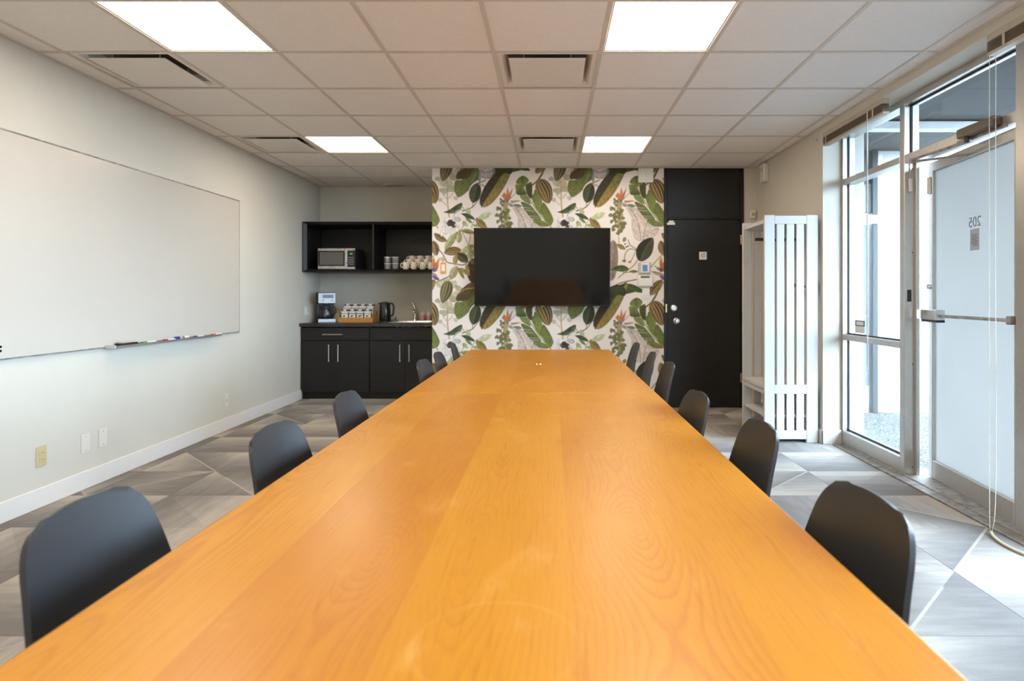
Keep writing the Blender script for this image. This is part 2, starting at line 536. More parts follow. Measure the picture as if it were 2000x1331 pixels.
# baseboards
def baseboard(name, label, *boxes):
    b = bmesh.new()
    for bx in boxes:
        box(b, *bx, bev=0.004)
    return struct(obj(name, b, 'white_trim'), label, 'baseboard')
baseboard('baseboard_left', 'white baseboard along the whiteboard wall', (XL, XL + 0.014, YB, 7.13, 0, 0.115))
baseboard('baseboard_right', 'white baseboard wrapping the wall end by the window',
          (XR - 0.014, XR, 4.976, 6.6, 0, 0.115), (XR - 0.014, XS, 4.976, 4.99, 0, 0.115))

# ceiling: slab, lay-in tiles, grid bars
b = B(XL - T, 2.5, YB - T, YK + T, 2.66, 2.75)
ceiling = struct(obj('ceiling', b, 'slab'), 'suspended ceiling of square white tiles in a metal grid', 'ceiling')
XG = [-2.767 + 0.61 * k for k in range(9)]
YG = [3.465 + 0.61 * k for k in range(-10, 8)]
xs = [XL] + XG + [XR]
ys = YG[:]
ys[0] = YB; ys[-1] = YK
lights = {(2, 9), (6, 9), (2, 13), (6, 13), (2, 5), (6, 5), (2, 1), (6, 1)}
vents = {(5, 10), (5, 13), (1, 10), (1, 13)}
for i in range(len(xs) - 1):
    for j in range(len(ys) - 1):
        if (i, j) in lights or (i, j) in vents:
            continue
        x0, x1, y0, y1 = xs[i], xs[i + 1], ys[j], ys[j + 1]
        if y1 > YF + 0.01 and x0 > XP - 0.02:
            y1 = YF
            if y1 - y0 < 0.02 or y0 > YF: continue
        if y0 > YF and x1 > XP:
            x1 = XP
        obj('ceiling_tile', B(x0 + 0.004, x1 - 0.004, y0 + 0.004, y1 - 0.004, H + 0.004, H + 0.019), 'tile', ceiling)
for x in XG:
    obj('grid_bar', B(x - 0.012, x + 0.012, YB, YK if x < XP else YF, H, H + 0.0035, bev=0.001), 'grid', ceiling)
for y in YG[1:-1]:
    obj('grid_bar', B(XL, XR if y < YF else XP, y - 0.012, y + 0.012, H - 0.0006, H + 0.003, bev=0.001), 'grid', ceiling)
for bx in ((XL, XL + 0.022, YB, YK), (XR - 0.022, XR, YB, YF), (XL, XP, YK - 0.022, YK), (XP, XR, YF - 0.022, YF)):
    obj('wall_angle', B(*bx, H - 0.001, H + 0.0035, bev=0.001), 'grid', ceiling)

# ------------------------------------------------------------------ wallpaper print (painted into a colour attribute, one repeat then tiled)
class Paper:
    OX, OY, PW, PH, S = 844.0, 330.0, 222.0, 238.3, 4
    def __init__(self):
        self.w, self.h = int(self.PW * self.S), int(self.PH * self.S)
        self.a = np.empty((self.h, self.w, 3)); self.a[:] = srgb(238, 230, 222)
        r = np.random.RandomState(3)
        n = r.rand(64, 64)
        self.n = n
    def grid(self, x0, x1, y0, y1):
        s = self.S
        i0, i1 = int((x0 - self.OX) * s) - 2, int((x1 - self.OX) * s) + 3
        j0, j1 = int((y0 - self.OY) * s) - 2, int((y1 - self.OY) * s) + 3
        xi, yi = np.arange(i0, i1), np.arange(j0, j1)
        gx, gy = np.meshgrid((xi + .5) / s + self.OX, (yi + .5) / s + self.OY)
        return xi % self.w, yi % self.h, gx, gy
    def blend(self, xi, yi, col, al):
        ix = np.ix_(yi, xi)
        al = al[..., None]
        self.a[ix] = self.a[ix] * (1 - al) + col * al
    def mottle(self, gx, gy, sc=0.35):
        u, v = gx * sc, gy * sc
        iu, iv = np.floor(u).astype(int), np.floor(v).astype(int)
        fu, fv = u - iu, v - iv
        n = self.n
        g = lambda a, b: n[b % 64, a % 64]
        return (g(iu, iv) * (1 - fu) + g(iu + 1, iv) * fu) * (1 - fv) + (g(iu, iv + 1) * (1 - fu) + g(iu + 1, iv + 1) * fu) * fv
    def leaf(self, p0, p1, w, cA, cB=None, bend=0.0, vein=None, ribs=0, rib=0.18, stripes=0, edge=0.35, alpha=1.0, peak=0.5, pw=0.75, mid=None):
        p0, p1 = np.array(p0, float), np.array(p1, float)
        d = p1 - p0; L = np.hypot(*d); nrm = np.array([-d[1], d[0]]) / L
        c = (p0 + p1) / 2 + nrm * bend
        t = np.linspace(0, 1, 60)[:, None]
        cur = (1 - t) ** 2 * p0 + 2 * t * (1 - t) * c + t ** 2 * p1
        tan = 2 * (1 - t) * (c - p0) + 2 * t * (p1 - c)
        tan /= np.hypot(tan[:, :1], tan[:, 1:])
        lo, hi = cur.min(0) - w, cur.max(0) + w
        xi, yi, gx, gy = self.grid(lo[0], hi[0], lo[1], hi[1])
        dx = gx[..., None] - cur[:, 0]; dy = gy[..., None] - cur[:, 1]
        k = (dx * dx + dy * dy).argmin(-1)
        ddx = np.take_along_axis(dx, k[..., None], -1)[..., 0]; ddy = np.take_along_axis(dy, k[..., None], -1)[..., 0]
        s = ddx * -tan[k, 1] + ddy * tan[k, 0]
        dist = np.hypot(ddx, ddy)
        tt = k / 59.0
        q = math.log(0.5) / math.log(peak)
        wd = w / 2 * np.sin(PI * np.clip(tt, 1e-3, 1 - 1e-3) ** q) ** pw
        m = np.clip((wd - dist) * self.S * 0.8 + 0.5, 0, 1)
        cA = np.array(srgb(*cA)); cB = cA if cB is None else np.array(srgb(*cB))
        f = np.clip(s / 1.2 * 0.5 + 0.5, 0, 1)[..., None]
        col = cA * (1 - f) + cB * f
        sh = 0.75 + 0.5 * self.mottle(gx, gy)
        if ribs:
            sh = sh + rib * np.sin(2 * PI * ribs * (tt - np.abs(s) / L * 0.9))
        col = col * sh[..., None]
        if stripes:
            v2 = np.clip(np.sin(2 * PI * stripes * s / np.maximum(wd, 0.5) / 2 + 0.6) * 1.4, -1, 1)
            if vein is not None:
                ff = (np.clip(v2, 0, 1) * 0.8)[..., None]
                col = col * (1 - ff) + np.array(srgb(*vein)) * ff
        col = col * (1 - edge * np.clip((np.abs(s) / np.maximum(wd, 0.3) - 0.55) / 0.45, 0, 1) ** 2)[..., None]
        if mid is not None:
            ff = (np.clip(1.0 - np.abs(s) / 0.8, 0, 1) * (tt < 0.95))[..., None]
            col = col * (1 - ff) + np.array(srgb(*mid)) * ff
        self.blend(xi, yi, col, m * alpha)
    def line(self, pts, w, c, alpha=1.0, w2=None):
        P = np.array([(p.x, p.y) for p in smooth_pts([(a, b_, 0) for a, b_ in pts], 6)])
        w2 = w if w2 is None else w2
        lo, hi = P.min(0) - w, P.max(0) + w
        xi, yi, gx, gy = self.grid(lo[0] - 1, hi[0] + 1, lo[1] - 1, hi[1] + 1)
        best = np.full(gx.shape, 1e9)
        n = len(P) - 1
        for i in range(n):
            a, d = P[i], P[i + 1] - P[i]
            t = np.clip(((gx - a[0]) * d[0] + (gy - a[1]) * d[1]) / max(d @ d, 1e-9), 0, 1)
            dd = np.hypot(gx - a[0] - t * d[0], gy - a[1] - t * d[1]) - (w + (w2 - w) * i / n) / 2
            best = np.minimum(best, dd)
        col = np.array(srgb(*c)) * (0.85 + 0.3 * self.mottle(gx, gy))[..., None]
        self.blend(xi, yi, col, np.clip(0.5 - best * self.S * 0.8, 0, 1) * alpha)
    def poly(self, pts, c, c2=None, d=(0, 1), ribs=None, alpha=1.0, edge=0.0, sm=True):
        if sm:
            pp = list(pts) + list(pts[:3])
            P = smooth_pts([(a, b_, 0) for a, b_ in pp], 5)[5:-5]
            P = np.array([(p.x, p.y) for p in P])
        else:
            P = np.array(pts, float)
        lo, hi = P.min(0), P.max(0)
        xi, yi, gx, gy = self.grid(lo[0], hi[0], lo[1], hi[1])
        ins = np.zeros(gx.shape, bool); near = np.full(gx.shape, 1e9)
        n = len(P)
        for i in range(n):
            (x1, y1), (x2, y2) = P[i], P[(i + 1) % n]
            if y1 != y2:
                cr = ((y1 > gy) != (y2 > gy)) & (gx < (x2 - x1) * (gy - y1) / (y2 - y1) + x1)
                ins ^= cr
            ex, ey = x2 - x1, y2 - y1
            t = np.clip(((gx - x1) * ex + (gy - y1) * ey) / max(ex * ex + ey * ey, 1e-9), 0, 1)
            near = np.minimum(near, np.hypot(gx - x1 - t * ex, gy - y1 - t * ey))
        c = np.array(srgb(*c)); c2 = c if c2 is None else np.array(srgb(*c2))
        proj = (gx - lo[0]) * d[0] + (gy - lo[1]) * d[1]
        pr = (proj - proj.min()) / max(np.ptp(proj), 1e-6)
        col = c + (c2 - c) * pr[..., None]
        sh = 0.75 + 0.5 * self.mottle(gx, gy)
        if ribs:
            ang, per, amp = ribs
            sh = sh + amp * np.sin(2 * PI * (gx * math.cos(ang) + gy * math.sin(ang)) / per)
        if edge:
            sh = sh * (1 - edge * np.clip(1 - near / 1.8, 0, 1))
        self.blend(xi, yi, col * sh[..., None], ins * alpha)
    def blob(self, x, y, rx, ry, c, alpha=1.0, rot=0.0):
        n = 14
        pts = []
        for k in range(n):
            a = 2 * PI * k / n
            rr = 1 + 0.14 * math.sin(3 * a + x) + 0.08 * math.sin(5 * a + y)
            u, v = rx * rr * math.cos(a), ry * rr * math.sin(a)
            pts.append((x + u * math.cos(rot) - v * math.sin(rot), y + u * math.sin(rot) + v * math.cos(rot)))
        self.poly(pts, c, alpha=alpha, edge=0.15)

def paint_paper():
    p = Paper()
    r5 = lambda *l: [(840 + x / 7.608, 325 + y / 7.608) for x, y in l]
    r6 = lambda *l: [(950 + x / 10.65, 325 + y / 10.65) for x, y in l]
    r7 = lambda *l: [(1180 - 222 + x / 5.12, 430 + y / 5.12) for x, y in l]
    r8 = lambda *l: [(840 + x / 5.118, 430 + y / 5.118) for x, y in l]
    OLV, PALE, DKG, GRN, BRN = (168, 162, 122), (196, 204, 164), (48, 58, 36), (112, 126, 56), (92, 70, 42)
    # pale eucalyptus sprig
    p.line(r5((285, 750), (262, 560), (258, 380), (250, 230)), 3.2, (176, 158, 106), 0.9, 2)
    p.line(r5((258, 500), (190, 420)), 1.4, OLV); p.line(r5((275, 480), (340, 400)), 1.4, OLV); p.line(r5((240, 580), (170, 510)), 1.2, OLV)
    for x, y, a, c in ((855, 350, 6, 0), (866, 373, 8, 0), (883, 346, 8, 1), (881, 369, 9, 0), (875, 358, 11, 1), (859, 390, 5, 1), (890, 387, 5, 1),
                       (885, 555, 9, 1), (895, 563, 7, 0), (876, 575, 8, 1), (887, 585, 9, 0), (872, 548, 7, 1), (868, 597, 10, 1), (892, 574, 7, 1), (867, 552, 8, 1)):
        p.blob(x, y, a, a * 0.75, (150, 150, 104) if c == 0 else (186, 176, 140), 0.75, 0.4)
    # line-drawn leaves
    sk = r6((550, 870), (600, 960), (655, 1080), (660, 1280)) + [(1016, 460), (1019, 467), (1026, 471), (1034, 470), (1040, 477), (1050, 468), (1062, 456), (1065, 446), (1052, 440), (1044, 430), (1036, 424), (1028, 412), (1014, 405)]
    p.poly(sk, (206, 190, 176), (222, 208, 196), ribs=(0.9, 2.4, 0.10), edge=0.35)
    p.line([(1006, 406), (1020, 424), (1027, 446), (1029, 470)], 1.1, (128, 112, 104)); p.line([(1044, 430), (1038, 446), (1034, 470)], 1.1, (128, 112, 104))
    p.line([(1064, 447), (1050, 452), (1040, 462)], 0.9, (140, 124, 114))
    p.leaf((976, 470), (972, 548), 22, (150, 126, 112), (176, 152, 136), ribs=16, rib=0.2, pw=0.4, edge=0.3)
    # succulent column
    p.line(r6((440, 640), (400, 760), (400, 900), (430, 1040), (400, 1180), (420, 1290)) + [(987, 452)], 11, (166, 146, 92), 0.95, 8)
    for x, y, a in ((300, 690, 4), (350, 730, 5), (300, 760, 4), (330, 810, 4), (240, 880, 6), (290, 890, 5), (450, 920, 6), (340, 960, 6), (220, 1020, 6), (300, 1020, 6),
                    (400, 990, 6), (380, 1060, 7), (300, 1090, 6), (480, 1080, 5), (240, 1150, 5), (330, 1150, 5), (470, 1200, 8), (520, 1190, 5), (280, 1260, 5), (470, 1270, 6), (360, 1250, 5)):
        p.blob(950 + x / 10.65, 325 + y / 10.65, a * 0.75, a * 0.62, (106, 108, 52), 0.95, x * 0.1)
    for x, y, a in ((976, 449, 4), (990, 451, 5), (985, 456, 4), (981, 441, 4), (995, 444, 4)):
        p.blob(x, y, a, a * .8, (112, 112, 58))
    p.line([(986, 455), (987, 475)], 1.2, (128, 120, 70))
    # curling stems and small fruits
    p.line(r7((140, 580), (200, 530), (300, 450), (342, 370), (325, 310), (260, 290), (215, 330), (200, 400)), 1.7, (134, 116, 70))
    p.line(r7((360, 330), (320, 290), (260, 250), (240, 200)), 1.6, (120, 106, 60)); p.line(r7((320, 300), (350, 275), (375, 270)), 1.8, (128, 118, 66))
    p.line(r7((310, 310), (290, 370), (260, 420)), 1.3, (140, 112, 70)); p.blob(997, 510, 4, 2.5, (110, 106, 84)); p.blob(1008, 512, 3, 2, (170, 120, 70))
    for x, y in ((210, 240), (222, 270), (240, 262)): p.blob(958 + x / 5.12, 430 + y / 5.12, 1.6, 1.6, (50, 44, 34))
    p.leaf(*r7((190, 220), (215, 170)), 7, (140, 128, 66))
    p.leaf(*r7((120, 240), (215, 295)), 9, (128, 122, 48), (150, 138, 60))
    p.leaf(*r7((60, 500), (250, 495)), 13, (46, 84, 44), (70, 104, 52), bend=-5, ribs=3, peak=.6)
    p.line(r7((190, 530), (260, 520), (330, 515)), 1.6, (104, 112, 56)); p.leaf(*r7((250, 515), (340, 515)), 6, (110, 112, 58))
    p.line(r7((460, 480), (520, 410), (590, 335)), 2.4, (128, 140, 82), 1, 1.2)
    # dark leaf on the right
    p.leaf(*r7((362, 415), (490, 182)), 31, (38, 44, 28), (62, 72, 44), bend=-7, ribs=7, rib=.12, mid=(112, 116, 78), peak=.45, pw=.65)
    # strelitzia by the right edge, wraps to the left
    p.line(r7((505, 462), (590, 500)), 1.6, (52, 54, 92)); p.line(r7((555, 400), (590, 450)), 1.4, (70, 70, 110))
    p.leaf(*r7((470, 512), (610, 555)), 7, (96, 150, 90), (206, 140, 150), bend=2)
    p.leaf(*r7((515, 480), (590, 515)), 4, (190, 120, 40))
    p.poly(r8((25, 480), (20, 420), (35, 355), (55, 430), (95, 370), (85, 460), (70, 510), (45, 520)), (214, 140, 54), (170, 80, 44), sm=False)
    p.leaf(*r8((20, 560), (95, 600)), 7, (70, 70, 150), (150, 60, 120)); p.blob(847, 528, 3, 4, (70, 90, 150))
    # left strip motifs
    p.leaf(*r8((40, 130), (172, 210)), 13, (82, 64, 40), (128, 104, 66), bend=5, stripes=3, vein=(150, 126, 80))
    p.leaf((846, 470), (853, 500), 17, (98, 74, 44), (134, 108, 66), stripes=2, vein=(150, 122, 74))
    p.line(r8((80, 290), (130, 345), (170, 420), (260, 440), (330, 450), (380, 415)), 1.8, (70, 54, 34))
    p.leaf(*r8((300, 95), (148, 305)), 14, (146, 150, 92), (176, 172, 112), bend=3, mid=(110, 110, 60), peak=.6)
    p.leaf(*r8((298, 95), (285, 232)), 12, (160, 158, 100), (184, 178, 126), mid=(120, 116, 70), peak=.6)
    p.leaf(*r8((300, 105), (450, 130)), 9, (150, 148, 90), (124, 116, 62), bend=-2)
    p.line(r8((320, 115), (385, 250)), 1.2, (128, 100, 74)); p.line(r8((405, 140), (388, 250)), 1.2, (128, 100, 74)); p.line(r8((280, 90), (300, 108)), 1.6, (50, 50, 34))
    p.leaf(*r8((385, 250), (315, 350)), 9, (176, 178, 126), alpha=.9); p.leaf(*r8((388, 250), (412, 410)), 12, (148, 162, 104), (182, 186, 140), mid=(110, 130, 80)); p.leaf(*r8((390, 250), (470, 280)), 7, (140, 144, 86))
    p.leaf(*r8((440, 250), (480, 420)), 12, (160, 170, 116)); p.leaf(*r8((430, 120), (540, 200)), 14, (150, 148, 90), (124, 116, 62))
    p.leaf(*r8((140, 330), (315, 305)), 17, (78, 60, 32), (112, 88, 46), stripes=4, vein=(180, 148, 78), pw=.6, bend=-3)
    p.leaf(*r8((272, 335), (378, 415)), 18, (52, 48, 26), (78, 70, 38), stripes=2, vein=(90, 82, 48), pw=.6)
    p.poly(r8((385, 420), (450, 400), (460, 640), (430, 640), (385, 590), (370, 520)), (78, 62, 42), (58, 44, 32), edge=.3)
    p.leaf(*r8((262, 335), (245, 455)), 10, (146, 130, 52), (170, 150, 70)); p.leaf(*r8((270, 455), (200, 600)), 15, (146, 132, 70), (176, 164, 110), alpha=.92)
    p.leaf(*r8((275, 470), (342, 592)), 7, (134, 124, 50)); p.leaf(*r8((290, 480), (392, 560)), 8, (150, 134, 60), bend=-3); p.leaf(*r8((360, 440), (390, 560)), 8, (160, 140, 66)); p.leaf(*r8((400, 400), (440, 440)), 8, (128, 108, 40))
    for x, y in ((130, 380), (110, 390), (150, 395), (125, 405)): p.blob(840 + x / 5.118, 430 + y / 5.118, 3, 3, (176, 176, 140), .8)
    p.line(r8((30, 640), (110, 600), (200, 560)), 2.2, (118, 116, 66)); p.leaf(*r8((60, 620), (110, 680)), 8, (176, 170, 124), alpha=.8)
    p.leaf(*r8((185, 610), (118, 830)), 24, (72, 66, 40), (104, 98, 58), bend=-3, stripes=4, vein=(150, 138, 92), peak=.4, pw=.6)
    # bud right edge
    p.leaf((1046, 577), (1072, 547), 18, (86, 68, 38), (128, 110, 58), stripes=3, vein=(160, 138, 70), pw=.6)
    p.line([(1066, 564), (1051, 589.5), (1039, 600)], 3.0, (104, 92, 52), 1, 2.4)
    p.leaf((960, 572), (1033, 566), 21, (34, 42, 26), (64, 76, 40), bend=-6, ribs=4, peak=.35)
    p.leaf((990, 556), (1036, 572), 13, (48, 80, 38), (60, 92, 44), bend=-3)
    p.line(r7((95, 660), (180, 625), (325, 595)), 1.8, (58, 46, 38))
    # grey flower at the top
    p.poly([(933, 565), (945, 562), (960, 564), (966, 572), (960, 584), (952, 588), (942, 586), (934, 578)], (214, 206, 204), (176, 160, 166), edge=.45)
    p.line([(938, 570), (946, 575), (956, 574), (962, 570)], 1.4, (96, 88, 96)); p.line([(946, 575), (944, 586)], .9, (120, 112, 130)); p.line([(956, 574), (957, 587)], .9, (120, 112, 130))
    p.leaf((928, 560), (936, 590), 9, (122, 146, 132), (160, 172, 170)); p.leaf((966, 566), (962, 586), 5, (120, 140, 126))
    # folded green leaf
    p.poly(r5((720, 40), (725, 180), (640, 250), (600, 300), (560, 370), (430, 462), (370, 390), (355, 300), (380, 215), (470, 200), (560, 130), (620, 40)), (84, 104, 42), (112, 122, 56), d=(-.7, .7), ribs=(.8, 6, .14), edge=.35)
    p.poly(r8((262, 805), (290, 720), (390, 632), (445, 640), (445, 690), (420, 735), (370, 800)), (70, 52, 30), (104, 84, 42), d=(.5, -.8), edge=.3)
    p.line(r8((285, 735), (350, 692), (440, 680)), 1.6, (178, 150, 70)); p.leaf(*r5((690, 60), (590, 260)), 10, (110, 134, 84), (88, 118, 56), alpha=.8)
    p.leaf(*r5((735, 60), (735, 240)), 7, (150, 168, 160), (110, 130, 90))
    # hanging dark leaf and its twig
    p.line(r5((480, 668), (620, 612), (690, 535), (805, 390)), 2.0, (58, 46, 40), 1, 1.2); p.line(r5((700, 520), (805, 390)), 1.8, (128, 130, 84))
    p.line(r5((636, 540), (628, 605)), 1.3, (90, 90, 60)); p.line(r5((715, 250), (825, 208)), 1.8, (76, 66, 40))
    p.leaf(*r5((715, 248), (638, 545)), 23, (40, 50, 28), (66, 76, 46), bend=2, ribs=7, rib=.12, mid=(104, 112, 72), peak=.5, pw=.6)
    p.line(r5((740, 268), (810, 300), (865, 375)), 4.5, (172, 172, 122), .8, 3)
    # bean shaped leaf
    p.leaf(*r5((190, 680), (475, 545)), 12.5, (44, 76, 46), (76, 96, 52), bend=12, ribs=3, peak=.65, pw=.6)
    p.line(r5((455, 580), (500, 630), (500, 665)), 1.3, (120, 130, 76))
    # anemone
    for a, b_, w in (((882, 430), (861, 462), 17), ((880, 440), (878, 462), 14), ((886, 440), (896, 452), 14), ((878, 428), (864, 434), 12), ((886, 424), (902, 409), 10)):
        p.leaf(a, b_, w, (220, 220, 212), (232, 230, 222), edge=.22, alpha=.9)
    p.leaf((883, 428), (900, 431), 8, (186, 196, 196), (206, 208, 204), bend=-3, edge=.5)
    p.line([(886, 423), (889, 416), (902, 409)], .9, (90, 88, 100)); p.line([(897, 425), (899, 430), (894, 433)], 1.0, (70, 78, 90)); p.line([(870, 441), (869, 452)], .9, (140, 130, 160)); p.line([(890, 432), (890, 447)], 1.6, (206, 170, 140), .7)
    p.blob(881, 436, 7.5, 6.5, (58, 44, 40)); p.blob(886, 442, 3.4, 3.6, (70, 60, 40)); p.blob(875, 437, 3, 3, (84, 66, 64))
    # little greenery right of it
    p.leaf(*r5((545, 610), (590, 735)), 9, (176, 182, 126), alpha=.9); p.leaf(*r5((462, 705), (670, 795)), 8, (62, 84, 40), (48, 66, 34), bend=-3); p.leaf(*r5((520, 750), (625, 850)), 6, (98, 132, 66))
    p.line(r5((680, 790), (628, 855), (620, 920)), 1.3, (128, 150, 96)); p.leaf(*r5((625, 870), (760, 895)), 6, (150, 164, 92)); p.blob(907, 436, 4, 4.5, (170, 176, 112)); p.blob(911, 440, 3, 3, (178, 184, 124))
    p.line(r5((500, 880), (450, 960)), 1.2, (140, 146, 84))
    p.leaf(*r5((688, 760), (848, 915)), 14, (124, 104, 46), (150, 126, 54), bend=5, ribs=6, rib=.08)
    p.leaf(*r5((705, 775), (915, 690)), 12, PALE, (184, 200, 150), bend=2, mid=(166, 186, 132), edge=.12)
    # striped pod
    p.line(r6((1200, 70), (1150, 180), (1080, 280), (950, 400)), 3.0, (104, 92, 52), 1, 2.4)
    p.leaf(*r6((1080, 285), (1292, 775)), 31, (74, 56, 30), (108, 88, 46), bend=-5, stripes=5, vein=(186, 154, 80), peak=.42, pw=.55, edge=.45)
    # long brown banana leaf
    p.leaf((1003, 314), (941, 404), 33, (150, 122, 46), (62, 54, 26), bend=3, ribs=9, rib=.10, mid=(150, 132, 72), peak=.60, pw=.42, edge=.35)
    p.leaf((1000, 330), (968, 372), 14, (112, 116, 46), (124, 122, 54), bend=4, alpha=.85)
    p.poly(r6((215, 0), (225, 100), (340, 130), (420, 150), (520, 155), (535, 30), (440, -40)), (40, 46, 26), (62, 74, 38), d=(-.5, -.6))
    # split banana leaf
    rb = 0.75
    G1, G2, G3 = (96, 112, 42), (122, 142, 62), (60, 58, 28)
    p.poly(r6((615, 340), (660, 250), (760, 197), (850, 240), (880, 300), (830, 395), (780, 435), (700, 390), (665, 375)), G1, G2, ribs=(rb, 3.4, .14), edge=.35)
    p.poly(r6((605, 385), (680, 385), (775, 440), (835, 560), (800, 600), (640, 590), (610, 480)), G2, G3, d=(.3, 1), ribs=(.3, 4, .1), edge=.35)
    p.poly(r6((815, 425), (912, 330), (952, 390), (945, 665), (860, 600)), (84, 84, 36), G3, ribs=(2.2, 4, .12), edge=.3)
    p.poly(r6((698, 610), (830, 600), (925, 765), (900, 788), (760, 712)), (118, 148, 72), (104, 130, 60), edge=.3)
    p.poly(r6((940, 665), (980, 570), (1015, 488), (1110, 600), (1162, 760), (1140, 920), (1100, 995)), G1, G2, d=(.7, .3), ribs=(2.5, 3, .16), edge=.35)
    p.poly(r6((722, 735), (900, 800), (1000, 900), (1145, 1112), (960, 1105), (850, 985), (770, 860)), G3, G2, d=(.8, -.6), ribs=(1.2, 3, .22), edge=.35)
    p.poly(r6((1125, 955), (1180, 752), (1300, 900), (1385, 1080), (1380, 1170), (1310, 1235), (1200, 1080)), G1, (110, 126, 48), ribs=(2.5, 4, .12), edge=.4)
    p.poly(r6((968, 1128), (1150, 1118), (1305, 1238), (1180, 1255), (1060, 1212)), G2, G1, ribs=(1.2, 3, .14), edge=.35)
    for a in (((800, 905), (900, 925), (1000, 930)), ((870, 1030), (960, 1040), (1100, 1040)), ((900, 1075), (1000, 1085), (1110, 1080)), ((780, 850), (860, 870), (930, 870))):
        p.line(r6(*a), .9, (232, 226, 208), .9, .3)
    p.line(r6((760, 400), (800, 500), (900, 680), (1010, 860), (1160, 1060), (1330, 1250)), 1.6, (142, 140, 70), 1, 2.2)
    p.line(r6((745, 215), (750, 300), (762, 400)), 2.2, (74, 66, 28), .9, 1.2); p.line(r6((1310, 1225), (1360, 1290)), 1.8, (150, 124, 60))
    # strelitzia
    p.poly(r6((318, 622), (370, 538), (408, 590), (442, 425), (475, 565), (556, 438), (505, 640), (460, 705), (420, 722)), (206, 142, 62), (178, 88, 44), sm=False)
    p.line(r6((480, 690), (530, 640), (618, 548)), 1.5, (58, 62, 104), 1, .5); p.line(r6((510, 725), (570, 725), (645, 708)), 1.8, (56, 62, 108), 1, .5)
    p.leaf(*r6((450, 770), (725, 712)), 3.4, (198, 146, 72)); p.blob(991, 393, 2.2, 3.4, (84, 118, 168))
    p.leaf(*r6((445, 800), (600, 835)), 8, (200, 216, 216), (92, 150, 160), bend=-3); p.leaf(*r6((460, 785), (560, 795)), 2.6, (206, 96, 110)); p.leaf(*r6((555, 805), (745, 835)), 6, (98, 104, 92), (104, 140, 96))
    return p

PAPER = paint_paper()
def build_wallpaper():
    x0, x1, z0, z1, step = XP, 1.22, 0.0, H, 0.0045
    nx, nz = int(round((x1 - x0) / step)) + 1, int(round((z1 - z0) / step)) + 1
    gx, gz = np.meshgrid(np.linspace(x0, x1, nx), np.linspace(z0, z1, nz))
    co = np.stack([gx.ravel(), np.full(gx.size, YF), gz.ravel()], 1)
    # the print repeats every 1.227 m across and 1.317 m down, starting at the top left corner
    a = PAPER.a
    k = np.ones(5) / 5
    for ax in (0, 1):
        a = sum(np.roll(a, s, ax) for s in (-2, -1, 0, 1, 2)) / 5
    lum = a @ np.array([0.3, 0.59, 0.11])
    a = a * 0.88 + lum[..., None] * 0.12
    a[..., 0] += 0.30 * np.clip(a[..., 1] - a[..., 0], 0, 1)
    px = VPX + gx * FPX / YF
    py = VPY - (gz - EYE) * FPX / YF
    iu = (((px - Paper.OX) * Paper.S).astype(int)) % PAPER.w
    iv = (((py - Paper.OY) * Paper.S).astype(int)) % PAPER.h
    col = a[iv, iu]
    me = bpy.data.meshes.new('wallpaper')
    ii = np.arange(nx * nz).reshape(nz, nx)
    q = np.stack([ii[:-1, :-1], ii[:-1, 1:], ii[1:, 1:], ii[1:, :-1]], -1).reshape(-1, 4)
    me.vertices.add(len(co)); me.vertices.foreach_set('co', co.astype(np.float32).ravel())
    me.loops.add(q.size); me.loops.foreach_set('vertex_index', q.astype(np.int32).ravel())
    me.polygons.add(len(q)); me.polygons.foreach_set('loop_start', np.arange(0, q.size, 4, dtype=np.int32))
    me.update(calc_edges=True)
    at = me.attributes.new('print', 'FLOAT_COLOR', 'POINT')
    at.data.foreach_set('color', np.concatenate([col.reshape(-1, 3), np.ones((gx.size, 1))], 1).astype(np.float32).ravel())
    me.materials.append(M['wallpaper'])
    o = bpy.data.objects.new('wallpaper', me)
    COL.objects.link(o)
    tag(o, 'white wallpaper printed with green tropical leaves behind the television', 'wallpaper', kind='structure')
build_wallpaper()

# ------------------------------------------------------------------ black door
d1 = struct(thing('door_1', '', ''), 'black painted door with plain black panel above', 'door')
obj('door_frame', box(box(box(bmesh.new(), 1.222, 1.252, YF - 0.012, YF + 0.05, 0, 2.585, 0.002), 2.052, 2.08, YF - 0.012, YF + 0.05, 0, 2.585, 0.002), 1.252, 2.052, YF - 0.008, YF + 0.05, 2.035, 2.052, 0.002), 'black_paint', d1)
obj('door_leaf', B(1.256, 2.048, YF, YF + 0.04, 0.008, 2.03, bev=0.002), 'black_paint', d1)
obj('transom_panel', B(1.254, 2.05, YF - 0.002, YF + 0.05, 2.054, 2.584, bev=0.002), 'black_paint', d1)
for z in (0.325, 1.815):
    hb = box(bmesh.new(), 2.042, 2.060, YF - 0.010, YF - 0.002, z - 0.05, z + 0.05, 0.001)
    tube(hb, [(2.051, YF - 0.012, z - 0.052), (2.051, YF - 0.012, z + 0.052)], 0.006, 8)
    obj('hinge', hb, 'brass', d1)
kb = lathe(bmesh.new(), [(0.0, 0.0), (0.033, 0.0), (0.033, 0.006), (0.012, 0.012), (0.012, 0.03), (0.026, 0.038), (0.029, 0.052), (0.022, 0.064), (0, 0.066)], 24)
o = obj('knob', kb, 'nickel', d1, True, (1.354, YF, 0.939)); o.rotation_euler = (PI / 2, 0, 0)
kb = lathe(bmesh.new(), [(0, 0), (0.036, 0), (0.034, 0.012), (0.026, 0.018), (0.026, 0.024), (0, 0.025)], 24)
db = obj('deadbolt', kb, 'nickel', d1, True, (1.327, YF, 1.077)); db.rotation_euler = (PI / 2, 0, 0)
obj('thumb_turn', B(-0.004, 0.004, -0.018, 0.018, 0.025, 0.036, bev=0.002), 'chrome', db)
obj('strike_plate', B(1.236, 1.250, YF - 0.014, YF - 0.011, 1.03, 1.12), 'brass', d1)

